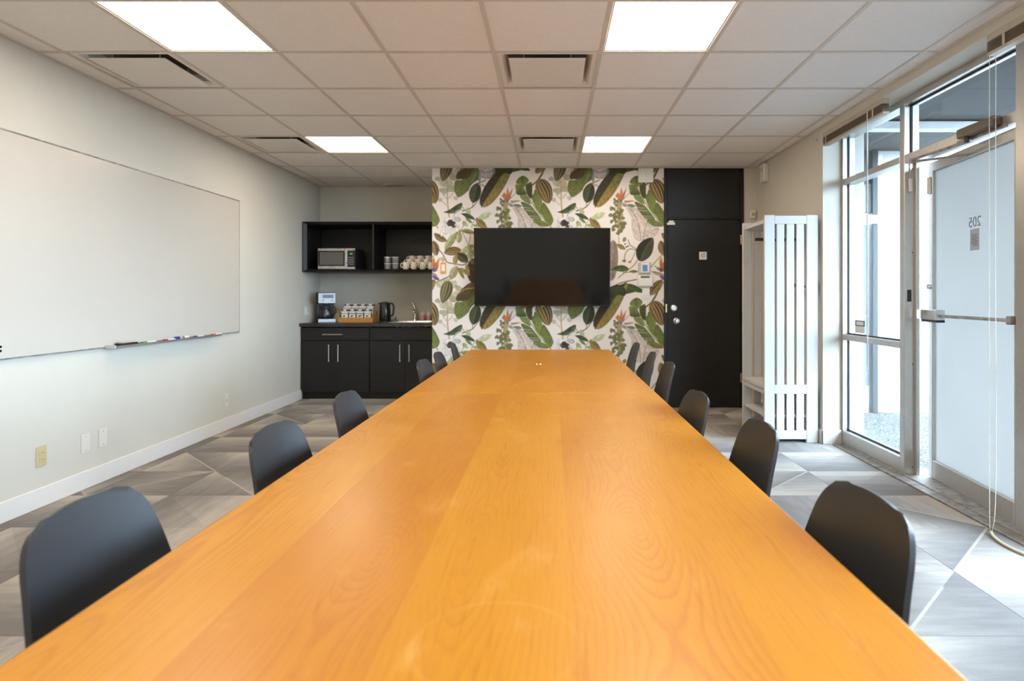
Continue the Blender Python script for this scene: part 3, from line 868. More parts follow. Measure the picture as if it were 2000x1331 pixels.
sg = thing('door_sign', 'small square white sign with grey hand symbol on black door', 'sign', (1.641, YF, 1.642))
obj('plate', B(-0.0405, 0.0405, -0.005, 0.0, -0.0425, 0.0425, bev=0.001), 'white_plastic', sg)
sb = bmesh.new()
tube(sb, [(-0.018, -0.0058, 0.008), (0.0, -0.0058, 0.010), (0.005, -0.0058, 0.026), (0.018, -0.0058, 0.026)], 0.003, 6)
tube(sb, [(-0.018, -0.0058, 0.006), (-0.010, -0.0058, -0.008), (0.003, -0.0058, -0.018), (0.014, -0.0058, -0.008), (0.018, -0.0058, 0.010), (0.018, -0.0058, 0.026)], 0.002, 6)
obj('symbol', sb, 'ink', sg)
cs = thing('contact_sensor', 'small white contact sensor at top corner of black door', 'sensor', (1.294, YF, 2.0))
obj('sensor_body', B(-0.044, 0.044, -0.020, 0.0, -0.026, 0.0, bev=0.003), 'white_plastic', cs)
obj('magnet', B(-0.025, 0.030, -0.018, -0.012, 0.002, 0.020, bev=0.002), 'white_plastic', cs)

# ------------------------------------------------------------------ television
tv = thing('television', 'large black flat television mounted on the leaf wallpaper', 'television', (-0.093, YF - 0.035, 1.518))
tv.rotation_euler = (math.radians(4.0), 0, 0)        # leans down towards the table on its bracket
obj('wall_bracket', B(-0.20, 0.20, -0.010, 0.030, 0.02, 0.20, bev=0.003), 'black_matte', tv)
w2, h2 = 0.722, 0.416
obj('rear_housing', B(-0.55, 0.55, -0.045, -0.001, -0.30, 0.26, bev=0.008), 'black_matte', tv)
obj('cabinet', B(-w2, w2, -0.075, -0.045, -h2, h2, bev=0.004), 'black_gloss', tv)
fb = bmesh.new()
for bx in ((-w2, w2, h2 - 0.009, h2), (-w2, w2, -h2, -h2 + 0.016), (-w2, -w2 + 0.009, -h2 + 0.016, h2 - 0.009), (w2 - 0.009, w2, -h2 + 0.016, h2 - 0.009)):
    box(fb, bx[0], bx[1], -0.079, -0.075, bx[2], bx[3], 0.001)
obj('bezel', fb, 'black_gloss', tv)
obj('screen', B(-w2 + 0.009, w2 - 0.009, -0.0765, -0.075, -h2 + 0.016, h2 - 0.009), 'screen', tv)
lg = obj('logo_badge', B(-0.010, 0.014, -0.081, -0.070, -h2 - 0.008, -h2 + 0.004, bev=0.001), 'steel', tv)
obj('power_light', B(-0.006, 0.010, -0.0815, -0.0805, -h2 - 0.007, -h2 - 0.003), 'ink_lcd', lg)

# ------------------------------------------------------------------ small devices on the wallpaper
ap = thing('access_point', 'square white wireless box high on wallpaper by black door', 'access point', (1.022, YF, 2.507))
obj('housing', B(-0.081, 0.081, -0.032, 0, -0.078, 0.078, bev=0.006, seg=2), 'white_plastic', ap)
obj('status_light', box(box(bmesh.new(), -0.005, 0.003, -0.0335, -0.032, 0.002, 0.022), 0.0, 0.005, -0.0335, -0.032, -0.018, -0.004), 'ink_led', ap)
th = thing('thermostat', 'beige thermostat with blue screen on leaf wallpaper', 'thermostat', (1.009, YF, 1.508))
obj('back_plate', B(-0.069, 0.069, -0.014, 0, -0.063, 0.063, bev=0.004), 'grey_plastic', th)
obj('body', B(-0.040, 0.050, -0.026, -0.014, -0.052, 0.056, bev=0.004), 'white_plastic', th)
obj('display', B(-0.024, 0.030, -0.0275, -0.026, -0.036, 0.034), 'ink_lcd', th)
kp = thing('alarm_keypad', 'white alarm keypad with dark display strip under the thermostat', 'keypad', (1.018, YF, 1.367))
obj('housing', B(-0.084, 0.084, -0.026, 0, -0.063, 0.063, bev=0.018, seg=3), 'white_plastic', kp, True)
obj('display', B(-0.052, 0.046, -0.0275, -0.0255, 0.034, 0.054), 'ink_lcd_dark', kp)
obj('keypad_flap', B(-0.070, 0.070, -0.0285, -0.0255, -0.050, 0.022, bev=0.001), 'white_plastic', kp)
sw = thing('light_switch', 'white rocker light switch below the alarm keypad', 'light switch', (1.026, YF, 1.238))
obj('cover_plate', B(-0.041, 0.041, -0.006, 0, -0.06, 0.06, bev=0.002), 'white_plastic', sw)
obj('rocker', B(-0.017, 0.017, -0.010, -0.006, -0.034, 0.034, bev=0.002), 'white_plastic', sw)
og = thing('orange_tag', 'small orange holder with white card on wallpaper left of television', 'holder', (-1.16, YF, 1.51))
obj('holder', B(-0.030, 0.030, -0.012, 0, -0.060, 0.060, bev=0.003), 'ink_tag_orange', og)
obj('card', B(-0.019, 0.019, -0.0135, -0.012, -0.035, 0.038), 'white_plastic', og)

al = thing('alarm_siren', 'white rectangular alarm box high on the beige right wall', 'alarm', (XR, 6.28, 2.47))
obj('housing', B(-0.055, 0.0, -0.060, 0.060, -0.095, 0.095, bev=0.012, seg=2), 'white_plastic', al)
obj('grille', box(box(bmesh.new(), -0.058, -0.055, -0.03, 0.03, 0.02, 0.028), -0.058, -0.055, -0.03, 0.03, 0.04, 0.048), 'grey_plastic', al)
ms = thing('motion_sensor', 'small white motion sensor in wall corner above the rack', 'sensor', (2.17, YF, 2.09))
obj('bracket', B(-0.015, 0.015, -0.010, 0, -0.02, 0.02), 'white_plastic', ms)
obj('head', B(-0.030, 0.030, -0.050, -0.010, -0.045, 0.040, bev=0.008, seg=2), 'white_plastic', ms)
obj('lens', B(-0.020, 0.020, -0.053, -0.050, -0.025, 0.015, bev=0.001), 'grey_plastic', ms)

# ------------------------------------------------------------------ ceiling lamps and air diffusers
def cell(i, j): return xs[i], xs[i + 1], ys[j], ys[j + 1]
lamp_labels = {(2, 9): 'bright square ceiling light panel nearest the whiteboard, cut by the top of the picture', (6, 9): 'bright square ceiling light panel nearest the glass door',
               (2, 13): 'far bright square ceiling light panel above the kitchenette side', (6, 13): 'far bright square ceiling light panel above the black door side',
               (2, 5): 'square ceiling light panel over near table end, whiteboard side', (6, 5): 'square ceiling light panel over near table end, window side',
               (2, 1): 'square ceiling light panel at rear of room, whiteboard side', (6, 1): 'square ceiling light panel at rear of room, window side'}
for (i, j) in sorted(lights):
    x0, x1, y0, y1 = cell(i, j)
    t = thing('ceiling_light', lamp_labels[(i, j)], 'ceiling light', ((x0 + x1) / 2, (y0 + y1) / 2, H), 0, 'square light panels in the ceiling grid')
    hw = (x1 - x0) / 2 - 0.006
    fb = bmesh.new()
    for bx in ((-hw, hw, -hw, -hw + 0.016), (-hw, hw, hw - 0.016, hw), (-hw, -hw + 0.016, -hw + 0.016, hw - 0.016), (hw - 0.016, hw, -hw + 0.016, hw - 0.016)):
        box(fb, *bx, 0.004, 0.03)
    obj('frame', fb, 'white_trim', t)
    obj('diffuser', B(-hw + 0.016, hw - 0.016, -hw + 0.016, hw - 0.016, 0.005, 0.012), 'lamp', t)
vent_labels = {(5, 10): 'square air diffuser in ceiling centre, nearest of the two above table', (5, 13): 'far square air diffuser in ceiling above the television',
               (1, 10): 'square air diffuser near left wall, beside the nearest light panel', (1, 13): 'far square air diffuser by left wall, toward kitchenette'}
for (i, j) in sorted(vents):
    x0, x1, y0, y1 = cell(i, j)
    t = thing('air_diffuser', vent_labels[(i, j)], 'air vent', ((x0 + x1) / 2, (y0 + y1) / 2, H), 0, 'square air diffusers in the ceiling grid')
    hw = (x1 - x0) / 2 - 0.006
    fb = bmesh.new()                                   # flared rim rising to the neck
    def ring(h, z): return [fb.verts.new((sx * h, sy * h, z)) for sx, sy in ((-1, -1), (1, -1), (1, 1), (-1, 1))]
    r0, r1, r2, r3 = ring(hw, 0.006), ring(hw - 0.035, 0.006), ring(hw - 0.05, 0.03), ring(hw - 0.075, 0.108)
    for a, b_ in ((r0, r1), (r1, r2), (r2, r3)):
        for k in range(4): fb.faces.new((a[k], a[(k + 1) % 4], b_[(k + 1) % 4], b_[k]))
    obj('flared_rim', fb, 'white_trim', t)
    obj('face_plate', B(-hw + 0.075, hw - 0.075, -hw + 0.075, hw - 0.075, -0.006, 0.002, bev=0.002), 'white_trim', t)
    for sx in (-1, 1):
        for sy in (-1, 1):
            obj('hanger', tube(bmesh.new(), [(sx * 0.14, sy * 0.14, 0.0), (sx * 0.14, sy * 0.14, 0.10)], 0.004, 6), 'grid', t)
    obj('neck_shade', B(-0.235, 0.235, -0.235, 0.235, 0.105, 0.11), 'black_matte', t)  # black sheet stands in for the shade inside the duct
gr = thing('return_grille', 'small dark return grille in ceiling above the kitchenette shelf', 'air vent', (-1.945, 7.63, H))
fb = bmesh.new()
for bx in ((-0.12, 0.12, -0.09, -0.07), (-0.12, 0.12, 0.07, 0.09), (-0.12, -0.10, -0.07, 0.07), (0.10, 0.12, -0.07, 0.07)): box(fb, *bx, -0.008, 0.003, 0.001)
obj('frame', fb, 'grid', gr)
for k in range(5): obj('slat', B(-0.10, 0.10, -0.06 + k * 0.027, -0.05 + k * 0.027, -0.006, 0.002), 'alu_dark', gr)

# ------------------------------------------------------------------ conference tables
def table(label, y0, y1, notch=False):
    t = thing('conference_table', label, 'table', (-0.095, (y0 + y1) / 2, 0), 0, 'wooden conference tables end to end')
    L = (y1 - y0) / 2 - 0.0018
    obj('table_top', B(-0.605, 0.605, -L, L, 0.705, 0.74, bev=0.003, seg=2), 'wood', t)
    obj('spine_beam', B(-0.03, 0.03, -L + 0.15, L - 0.15, 0.64, 0.705, bev=0.003), 'leg', t)
    for sy in (-1, 1):
        y = sy * (L - 0.45)
        lg_ = obj('pedestal', B(-0.08, 0.08, y - 0.14, y + 0.14, 0.02, 0.64, bev=0.004), 'leg', t)
        obj('foot_plate', B(-0.13, 0.13, y - 0.30, y + 0.30, 0.0005, 0.02, bev=0.004), 'leg', lg_)
    return t
ta = table('near wooden conference table with honey coloured veneer top', 0.50, 2.95)
tb = table('far wooden conference table ending below the television', 2.95, 5.345)
gt = thing('cable_clip', 'small brass clip lying on far table top', 'clip', (-0.086, 4.16, 0.7402))
obj('clip_plate', B(-0.028, 0.022, -0.012, 0.012, 0, 0.002, bev=0.0008), 'brass', gt)
for dx in (-0.012, 0.012): obj('screw', lathe(bmesh.new(), [(0, 0), (0.008, 0), (0.007, 0.006), (0.004, 0.008), (0, 0.008)], 10, (dx, 0, 0.002)), 'brass', gt, True)

# ------------------------------------------------------------------ chairs
def shell_bm():
    prof = smooth_pts([(0.215, 0, 0.415), (0.20, 0, 0.440), (0.16, 0, 0.452), (0.06, 0, 0.447), (-0.07, 0, 0.442), (-0.15, 0, 0.452), (-0.195, 0, 0.49), (-0.215, 0, 0.56), (-0.230, 0, 0.65), (-0.248, 0, 0.74), (-0.267, 0, 0.822)], 7)
    s = [0.0]
    for a, b_ in zip(prof, prof[1:]): s.append(s[-1] + (b_ - a).length)
    S_ = s[-1]
    NU = 20
    bm = bmesh.new()
    rows = []
    for p, si in zip(prof, s):
        q = si / S_
        w0 = 0.200 + 0.018 * math.sin(PI * min(1, q / 0.55)) if q < 0.5 else 0.165 + 0.043 * max(0.0, min(1.0, (S_ - si - 0.05) / 0.22))
        if 0.40 <= q < 0.5: w0 = 0.208
        e = S_ - si
        R = 0.075
        if e < R: w0 = w0 - R * 0.92 + 0.92 * math.sqrt(max(0, R * R - (R - e) ** 2))
        if si < 0.05: w0 = w0 - 0.05 + math.sqrt(max(0, 0.05 ** 2 - (0.05 - si) ** 2))
        back = max(0.0, min(1.0, (q - 0.42) / 0.2))
        row = []
        for k in range(NU + 1):
            u = -1 + 2 * k / NU
            x = p.x + back * 0.030 * u * u * (w0 / 0.21) ** 2
            z = p.z + (1 - back) * 0.022 * u * u - back * 0.012 * u * u * max(0, 1 - e / 0.12)
            row.append(bm.verts.new((x, u * w0, z)))
        rows.append(row)
    for a, b_ in zip(rows, rows[1:]):
        for k in range(NU):
            bm.faces.new((a[k], a[k + 1], b_[k + 1], b_[k]))
    bmesh.ops.recalc_face_normals(bm, faces=bm.faces[:])
    bmesh.ops.solidify(bm, geom=bm.faces[:], thickness=0.010)
    return bm
def make_chair():
    t = thing('meeting_chair', '', 'chair', group='black shell chairs around the table')
    obj('seat_shell', shell_bm(), 'chair', t, True)
    fb = bmesh.new()
    tube(fb, [(0.14, -0.15, 0.425), (-0.12, -0.15, 0.42)], 0.010, 8); tube(fb, [(0.14, 0.15, 0.425), (-0.12, 0.15, 0.42)], 0.010, 8)
    tube(fb, [(0.12, -0.15, 0.423), (0.12, 0.15, 0.423)], 0.010, 8); tube(fb, [(-0.10, -0.15, 0.42), (-0.10, 0.15, 0.42)], 0.010, 8)
    obj('under_frame', fb, 'leg', t, True)
    for sx, sy in ((1, 1), (1, -1), (-1, 1), (-1, -1)):
        obj('leg', tube(bmesh.new(), [(0.12 if sx > 0 else -0.10, sy * 0.15, 0.422), (0.20 if sx > 0 else -0.215, sy * 0.205, 0.001)], [0.012, 0.009], 10), 'leg', t, True)
    return t
chair0 = make_chair()
BK = 0.267                                        # backrest top behind the chair's centre
chairs = [
    ('nearest black shell chair on the whiteboard side, at the lower left corner', -0.9, 1.155, 2),
    ('second nearest black shell chair on the whiteboard side of the table', -0.85, 1.83, -1),
    ('third nearest black shell chair on the whiteboard side of the table', -0.84, 2.44, 1),
    ('black shell chair in front of the sink cupboard doors, fourth on the whiteboard side', -0.795, 3.7, -2),
    ('fifth black shell chair on the whiteboard side, overlapping the wallpaper edge', -0.795, 4.2, 0),
    ('farthest black shell chair on the whiteboard side, against the wallpaper', -0.83, 5.04, 3),
    ('nearest black shell chair on the window side, at the lower right', 0.640, 1.195, 182),
    ('second nearest black shell chair on the window side of the table', 0.662, 1.86, 179),
    ('third nearest black shell chair on the window side, in front of black door', 0.612, 2.46, 183),
    ('black shell chair just left of black door, fourth on the window side', 0.712, 3.57, 180),
    ('fifth black shell chair on the window side, against the wallpaper', 0.718, 4.2, 178),
    ('farthest black shell chair on the window side, against the wallpaper', 0.725, 5.04, 181),
]
for k, (lab, bx, by, deg) in enumerate(chairs):
    a = math.radians(deg)
    loc = (bx + BK * math.cos(a), by + BK * math.sin(a), 0)
    if k == 0:
        chair0.location = loc; chair0.rotation_euler = (0, 0, a); chair0['label'] = lab
    else:
        dup(chair0, lab, loc, a)

# ------------------------------------------------------------------ whiteboard with tray and pens
wb = thing('whiteboard', 'long frameless whiteboard on the left wall', 'whiteboard', (XL + 0.001, 4.0, 0.876))
obj('panel', B(0.002, 0.014, -1.35, 1.70, 0.0, 1.215, bev=0.001), 'board', wb)
obj('edge_trim', box(box(box(bmesh.new(), 0.0, 0.018, -1.352, 1.702, 1.215, 1.222), 0.0, 0.018, -1.352, 1.702, -0.007, 0.0), 0.0, 0.0155, 1.70, 1.703, 0.0, 1.215), 'alu_dark', wb)
tb_ = prism(bmesh.new(), [(0.0, -0.012), (0.075, -0.012), (0.082, 0.004), (0.078, 0.004), (0.073, -0.007), (0.018, -0.007), (0.018, 0.0), (0.0, 0.0)], 1, -0.01, 1.28)
obj('pen_tray', tb_, 'alu', wb)
obj('tray_end_cap', B(0.0, 0.083, -0.018, -0.010, -0.013, 0.010, bev=0.002), 'grey_plastic', wb)
st = thing('board_sticker', 'white sticker with two blue lines at lower left of whiteboard', 'sticker', (XL + 0.0141, 3.20, 0.93))
obj('sticker_sheet', B(0, 0.0006, -0.10, 0.05, -0.038, 0.038), 'paper', st)
for z in (0.010, -0.012): obj('print_line', B(0.0006, 0.0009, -0.03, 0.035, z - 0.006, z + 0.006), 'ink_blue', st)

def marker(label, y, x, body, cap, length=0.125, r=0.0085):
    t = thing('marker_pen', label, 'marker', (XL + x, y, 0.869 + r * 1.1 + 0.0005), 0, 'pens in the whiteboard tray')
    o1 = obj('barrel', tube(bmesh.new(), [(0, 0, 0), (0, length * 0.68, 0)], r, 12), body, t, True)
    obj('cap', tube(bmesh.new(), [(0, -length * 0.30, 0), (0, -length * 0.02, 0), (0, 0.0, 0)], [r * 1.05, r * 1.08, r * 1.0], 12), cap, t, True)
    return t
marker('white marker pen with green cap in the whiteboard tray', 4.33, 0.055, 'white_plastic', 'ink_green', 0.15)
marker('white marker pen with maroon cap in the whiteboard tray', 4.56, 0.058, 'white_plastic', 'ink_maroon', 0.13)
t = marker('thick blue capped marker pen with purple and green bands in the whiteboard tray', 4.74, 0.038, 'white_plastic', 'ink_blue', 0.17, 0.012)
obj('green_band', tube(bmesh.new(), [(0, 0.012, 0), (0, 0.030, 0)], 0.0123, 12), 'ink_lime', t, True)
obj('purple_band', tube(bmesh.new(), [(0, 0.034, 0), (0, 0.052, 0)], 0.0123, 12), 'ink_purple', t, True)
marker('white marker pen with navy cap behind the thick blue one', 4.94, 0.060, 'white_plastic', 'ink_blue', 0.13)
t = marker('white marker pen with orange cap at far end of tray', 5.215, 0.055, 'white_plastic', 'ink_orange', 0.15)
er = thing('board_eraser', 'black felt board eraser at near end of whiteboard tray', 'eraser', (XL + 0.046, 4.14, 0.8695))
obj('felt_pad', B(-0.022, 0.022, -0.085, 0.085, 0.0, 0.022, bev=0.003), 'rubber', er)
obj('grip', B(-0.018, 0.018, -0.07, 0.07, 0.022, 0.032, bev=0.004), 'grey_plastic', er)

# ------------------------------------------------------------------ outlets
def outlet(name, label, loc, rotz, mat, kind):
    t = thing(name, label, 'outlet', loc, rotz)          # local: faces -y
    obj('cover_plate', B(-0.036, 0.036, -0.006, 0, -0.058, 0.058, bev=0.002), mat, t)
    if kind == 'duplex':
        for z in (0.02, -0.02):
            r = obj('receptacle', B(-0.017, 0.017, -0.009, -0.006, z - 0.014, z + 0.014, bev=0.003), mat, t)
            obj('slot', box(box(bmesh.new(), -0.007, -0.005, -0.0095, -0.0088, z - 0.004, z + 0.006), 0.005, 0.007, -0.0095, -0.0088, z - 0.004, z + 0.006), 'black_matte', r)
    elif kind == 'blank':
        for z in (0.042, -0.042): obj('screw', B(-0.003, 0.003, -0.0075, -0.006, z - 0.003, z + 0.003), 'grey_plastic', t)
    else:
        obj('jack', B(-0.010, 0.010, -0.009, -0.006, -0.010, 0.010, bev=0.001), 'grey_plastic', t)
    return t
outlet('wall_outlet', 'ivory duplex outlet low on the left wall', (XL, 3.50, 0.29), PI / 2, 'ivory', 'duplex')
outlet('wall_plate', 'blank white wall plate, left one of the pair low on left wall', (XL, 3.83, 0.285), PI / 2, 'wall_plate', 'blank')
outlet('wall_plate', 'blank white wall plate, right one of the pair low on left wall', (XL, 3.98, 0.285), PI / 2, 'wall_plate', 'blank')
outlet('wall_plate', 'lone white jack plate low on left wall toward the kitchenette', (XL, 5.49, 0.27), PI / 2, 'wall_plate', 'jack')
t = outlet('wall_outlet', 'white outlet with plug on left wall beside coffee maker', (XL, 7.28, 1.02), PI / 2, 'white_plastic', 'duplex')
obj('plug', B(-0.016, 0.016, -0.045, -0.009, -0.036, -0.006, bev=0.004), 'ivory', t)
t = outlet('wall_outlet', 'ivory outlet with plug on kitchenette wall behind white box', (X(657, YK), YK, 1.0), 0, 'ivory', 'duplex')
obj('plug', B(-0.016, 0.016, -0.040, -0.009, -0.036, -0.006, bev=0.004), 'brass', t)

# ------------------------------------------------------------------ kitchenette
YC = 7.12                                        # cupboard door fronts
def bar_handle(p, q, parent):
    p, q = Vector(p), Vector(q)
    hb = bmesh.new()
    ax = (q - p).normalized()
    off = Vector((0, -0.028, 0))
    tube(hb, [p + off - ax * 0.012, q + off + ax * 0.012], 0.006, 10)
    for e in (p, q): tube(hb, [e, e + off], 0.0045, 8)
    return obj('handle', hb, 'nickel', parent, True)
def base_cabinet(label, x0, x1, split, drawer):
    t = thing('base_cabinet', label, 'cabinet', ((x0 + x1) / 2, YC, 0), 0, 'black base cupboards of the kitchenette')
    c = (x0 + x1) / 2
    for bx in ((x0 - c, x0 - c + 0.016, 0.020, 0.60, 0.085, 0.85), (x1 - c - 0.016, x1 - c, 0.020, 0.60, 0.085, 0.85)):
        obj('side_panel', B(*bx), 'black_lam', t)
    obj('bottom_board', B(x0 - c + 0.016, x1 - c - 0.016, 0.020, 0.60, 0.085, 0.101), 'black_lam', t)
    obj('back_panel', B(x0 - c + 0.016, x1 - c - 0.016, 0.594, 0.60, 0.101, 0.85), 'black_lam', t)
    obj('toe_kick', B(x0 - c, x1 - c, 0.055, 0.075, 0.0005, 0.085), 'black_lam', t)
    dr = obj('drawer', B(x0 - c + 0.003, x1 - c - 0.003, 0, 0.019, 0.690, 0.838, bev=0.002), 'black_lam', t)
    if drawer: bar_handle((X(633, YC) - c, 0, 0.76), (X(668, YC) - c, 0, 0.76), dr)
    else: dr.name = 'false_drawer_front'
    for s in (-1, 1):
        a, b_ = (x0 - c + 0.003, split - c - 0.0015) if s < 0 else (split - c + 0.0015, x1 - c - 0.003)
        d = obj('door', B(a, b_, 0, 0.019, 0.088, 0.684, bev=0.002), 'black_lam', t)
        hx = split - c + s * 0.054
        bar_handle((hx, 0, 0.455), (hx, 0, 0.63), d)
base_cabinet('black base cupboard with drawer under the coffee maker', XL + 0.003, -2.113, -2.525, True)
base_cabinet('black base cupboard under the sink', -2.111, XP - 0.004, -1.70, False)
SX0, SX1, SY0, SY1 = -1.90, -1.45, 7.26, 7.60    # sink cut-out
cb = bmesh.new()
for bx in ((XL + 0.001, SX0, 7.085, YK - 0.001), (SX1, XP - 0.001, 7.085, YK - 0.001), (SX0, SX1, 7.085, SY0), (SX0, SX1, SY1, YK - 0.001)):
    box(cb, *bx, 0.851, 0.89)
bmesh.ops.remove_doubles(cb, verts=cb.verts[:], dist=1e-5)
ct = tag(obj('worktop', cb, 'counter'), 'dark laminate worktop of the kitchenette', 'worktop')
sk = thing('sink', 'stainless steel drop-in sink at right end of dark worktop', 'sink', (-1.675, 7.43, 0.8905))
hb = bmesh.new()
def rect(hx, hy, z): return [hb.verts.new((sx * hx, sy * hy, z)) for sx, sy in ((-1, -1), (1, -1), (1, 1), (-1, 1))]
rr = [rect(0.245, 0.19, 0.0), rect(0.245, 0.19, 0.006), rect(0.215, 0.160, 0.006), rect(0.205, 0.150, -0.02), rect(0.19, 0.14, -0.16)]
for a, b_ in zip(rr, rr[1:]):
    for k in range(4): hb.faces.new((a[k], a[(k + 1) % 4], b_[(k + 1) % 4], b_[k]))
hb.faces.new(rr[-1])
obj('basin', hb, 'steel', sk)
obj('drain', lathe(bmesh.new(), [(0, 0), (0.03, 0), (0.03, 0.004), (0, 0.004)], 16, (0, 0, -0.159)), 'chrome', sk, True)
fc = thing('faucet', 'chrome single lever faucet behind the sink', 'faucet', (X(810.5, 7.66), 7.66, 0.8905))
obj('base', lathe(bmesh.new(), [(0, 0), (0.028, 0), (0.026, 0.012), (0.020, 0.02), (0.020, 0.10), (0.022, 0.14), (0.018, 0.155), (0, 0.158)], 20), 'chrome', fc, True)
obj('spout', tube(bmesh.new(), smooth_pts([(0, 0, 0.10), (0.01, -0.06, 0.135), (0.02, -0.13, 0.145), (0.022, -0.165, 0.128), (0.022, -0.168, 0.11)], 5), 0.012, 12), 'chrome', fc, True)
obj('lever', tube(bmesh.new(), smooth_pts([(0, 0, 0.155), (-0.012, 0.004, 0.19), (-0.03, 0.006, 0.225), (-0.058, 0.006, 0.25)], 5), [0.012] * 6 + [0.009] * 5 + [0.006] * 5, 10), 'chrome', fc, True)
for k, (px, lab) in enumerate(((825.5, 'soap bottle with pink label nearest the faucet'), (837.5, 'soap bottle with pink label in the corner behind the wallpapered wall'))):
    t = thing('soap_bottle', lab, 'bottle', (X(px, 7.66), 7.66, 0.8905), 0, 'soap bottles by the sink')
    obj('bottle_body', lathe(bmesh.new(), [(0, 0), (0.026, 0), (0.028, 0.006), (0.028, 0.085), (0.022, 0.105), (0.010, 0.118), (0, 0.119)], 18), 'white_plastic', t, True)
    obj('label_band', lathe(bmesh.new(), [(0.0284, 0.012), (0.0287, 0.014), (0.0287, 0.072), (0.0284, 0.074)], 18), 'ink_soap', t, True)
    obj('nozzle', lathe(bmesh.new(), [(0.010, 0.118), (0.010, 0.126), (0.004, 0.148), (0, 0.149)], 12), 'clear_plastic', t, True)

# upper open cabinet
us = thing('wall_cabinet', 'black open wall cabinet with two bays above the worktop', 'cabinet', ((XL + XP) / 2, YK, 1.49))
cx = (XL + XP) / 2
L_, R_ = XL + 0.002 - cx, XP - 0.003 - cx
D0, D1 = 7.17 - YK, -0.001
obj('top_board', B(L_, R_, D0 + 0.02, D1, 0.56, 0.59), 'black_lam', us)
obj('bottom_board', B(L_, R_, D0 + 0.02, D1, 0.0, 0.03), 'black_lam', us)
obj('back_panel', B(L_ + 0.02, R_ - 0.02, D1 - 0.012, D1, 0.03, 0.56), 'black_lam', us)
obj('side_panel', B(L_, L_ + 0.02, D0 + 0.02, D1, 0.03, 0.56), 'black_lam', us)
obj('side_panel', B(R_ - 0.02, R_, D0 + 0.02, D1, 0.03, 0.56), 'black_lam', us)
obj('divider', B(X(729.5, 7.2) - cx - 0.01, X(729.5, 7.2) - cx + 0.01, D0 + 0.012, D1 - 0.012, 0.03, 0.56), 'black_lam', us)
fb = bmesh.new()                                 # bevelled picture-frame edge
def fr(i, y): return [fb.verts.new((x, y, z)) for x, z in ((L_ + i, i * .6), (R_ - i, i * .6), (R_ - i, 0.59 - i * .6), (L_ + i, 0.59 - i * .6))]
rs_ = [fr(0, D0 + 0.02), fr(0, D0), fr(0.012, D0 - 0.004), fr(0.05, D0 + 0.02)]
for a, b_ in zip(rs_, rs_[1:]):
    for k in range(4): fb.faces.new((a[k], a[(k + 1) % 4], b_[(k + 1) % 4], b_[k]))
obj('face_frame', fb, 'black_lam', us)
ZS = 1.5205                                      # top of the cabinet floor
mw = thing('microwave', 'stainless microwave in left bay of black wall cabinet', 'microwave', ((-2.757 - 2.317) / 2, 7.23, ZS))
obj('housing', B(-0.22, 0.22, 0.012, 0.36, 0.004, 0.252, bev=0.004), 'black_matte', mw)
obj('foot', box(box(bmesh.new(), -0.2, -0.17, 0.03, 0.06, 0, 0.005), 0.17, 0.2, 0.03, 0.06, 0, 0.005), 'rubber', mw)
dr = obj('door', B(-0.22, 0.128, 0, 0.012, 0.006, 0.25, bev=0.002), 'steel', mw)
obj('door_window', B(-0.216, 0.100, -0.003, 0.0, 0.040, 0.222, bev=0.001), 'black_gloss', dr)
obj('mesh_screen', B(-0.195, 0.082, -0.0038, -0.003, 0.055, 0.205), pm('grey_oven_mesh', srgb(92, 90, 84), 0.4), dr)
obj('handle', box(bmesh.new(), 0.104, 0.118, -0.020, 0.0, 0.03, 0.232, 0.003), 'steel', dr)
cp = obj('control_panel', B(0.130, 0.22, 0, 0.012, 0.030, 0.225, bev=0.001), 'black_gloss', mw)
obj('panel_trim', box(box(bmesh.new(), 0.130, 0.22, 0, 0.012, 0.226, 0.25), 0.130, 0.22, 0, 0.012, 0.006, 0.029), 'steel', mw)
obj('clock_display', B(0.160, 0.190, -0.001, 0, 0.178, 0.196), 'ink_led', cp)
for k in range(4):
    for j in range(3): obj('button', B(0.145 + j * 0.022, 0.161 + j * 0.022, -0.0015, 0, 0.055 + k * 0.027, 0.068 + k * 0.027), 'ink', cp)

def mug_mesh():
    b1 = lathe(bmesh.new(), [(0, 0.0), (0.030, 0.0), (0.033, 0.004), (0.039, 0.03), (0.040, 0.086), (0.0385, 0.088), (0.037, 0.086), (0.036, 0.03), (0.030, 0.008), (0, 0.007)], 22)
    return b1
mug0 = thing('mug', '', 'mug', group='white mugs in right bay of the wall cabinet')
obj('cup', mug_mesh(), 'china', mug0, True)
obj('mug_handle', tube(bmesh.new(), smooth_pts([(-0.038, 0, 0.072), (-0.055, 0, 0.074), (-0.066, 0, 0.055), (-0.060, 0, 0.03), (-0.037, 0, 0.022)], 5), 0.0045, 8), 'china', mug0, True)
rs = thing('stepped_riser', 'black stepped riser under the two back rows of mugs', 'riser', (-1.55, 7.31, ZS))
obj('low_step', B(-0.23, 0.23, 0.0, 0.095, 0, 0.044), 'black_matte', rs)
obj('high_step', B(-0.23, 0.23, 0.096, 0.20, 0, 0.088), 'black_matte', rs)
first = True
rows = [('front', 7.262, 0, (-1.722, -1.628, -1.520, -1.424)), ('middle', 7.357, 0.0445, (-1.700, -1.598, -1.494, -1.39)), ('back', 7.458, 0.0885, (-1.694, -1.594, -1.494, -1.394))]
ordn = ('leftmost', 'second from left', 'third from left', 'rightmost')
for rn, y, dz, xs_ in rows:
    for k, x in enumerate(xs_):
        lab = 'white mug, %s of the %s row in the wall cabinet' % (ordn[k], rn)
        a = math.radians(28 + (k * 17 + len(rn) * 7) % 14)
        if first:
            mug0.location = (x, y, ZS); mug0.rotation_euler = (0, 0, a); mug0['label'] = lab; first = False
        else:
            dup(mug0, lab, (x, y, ZS + dz), a)
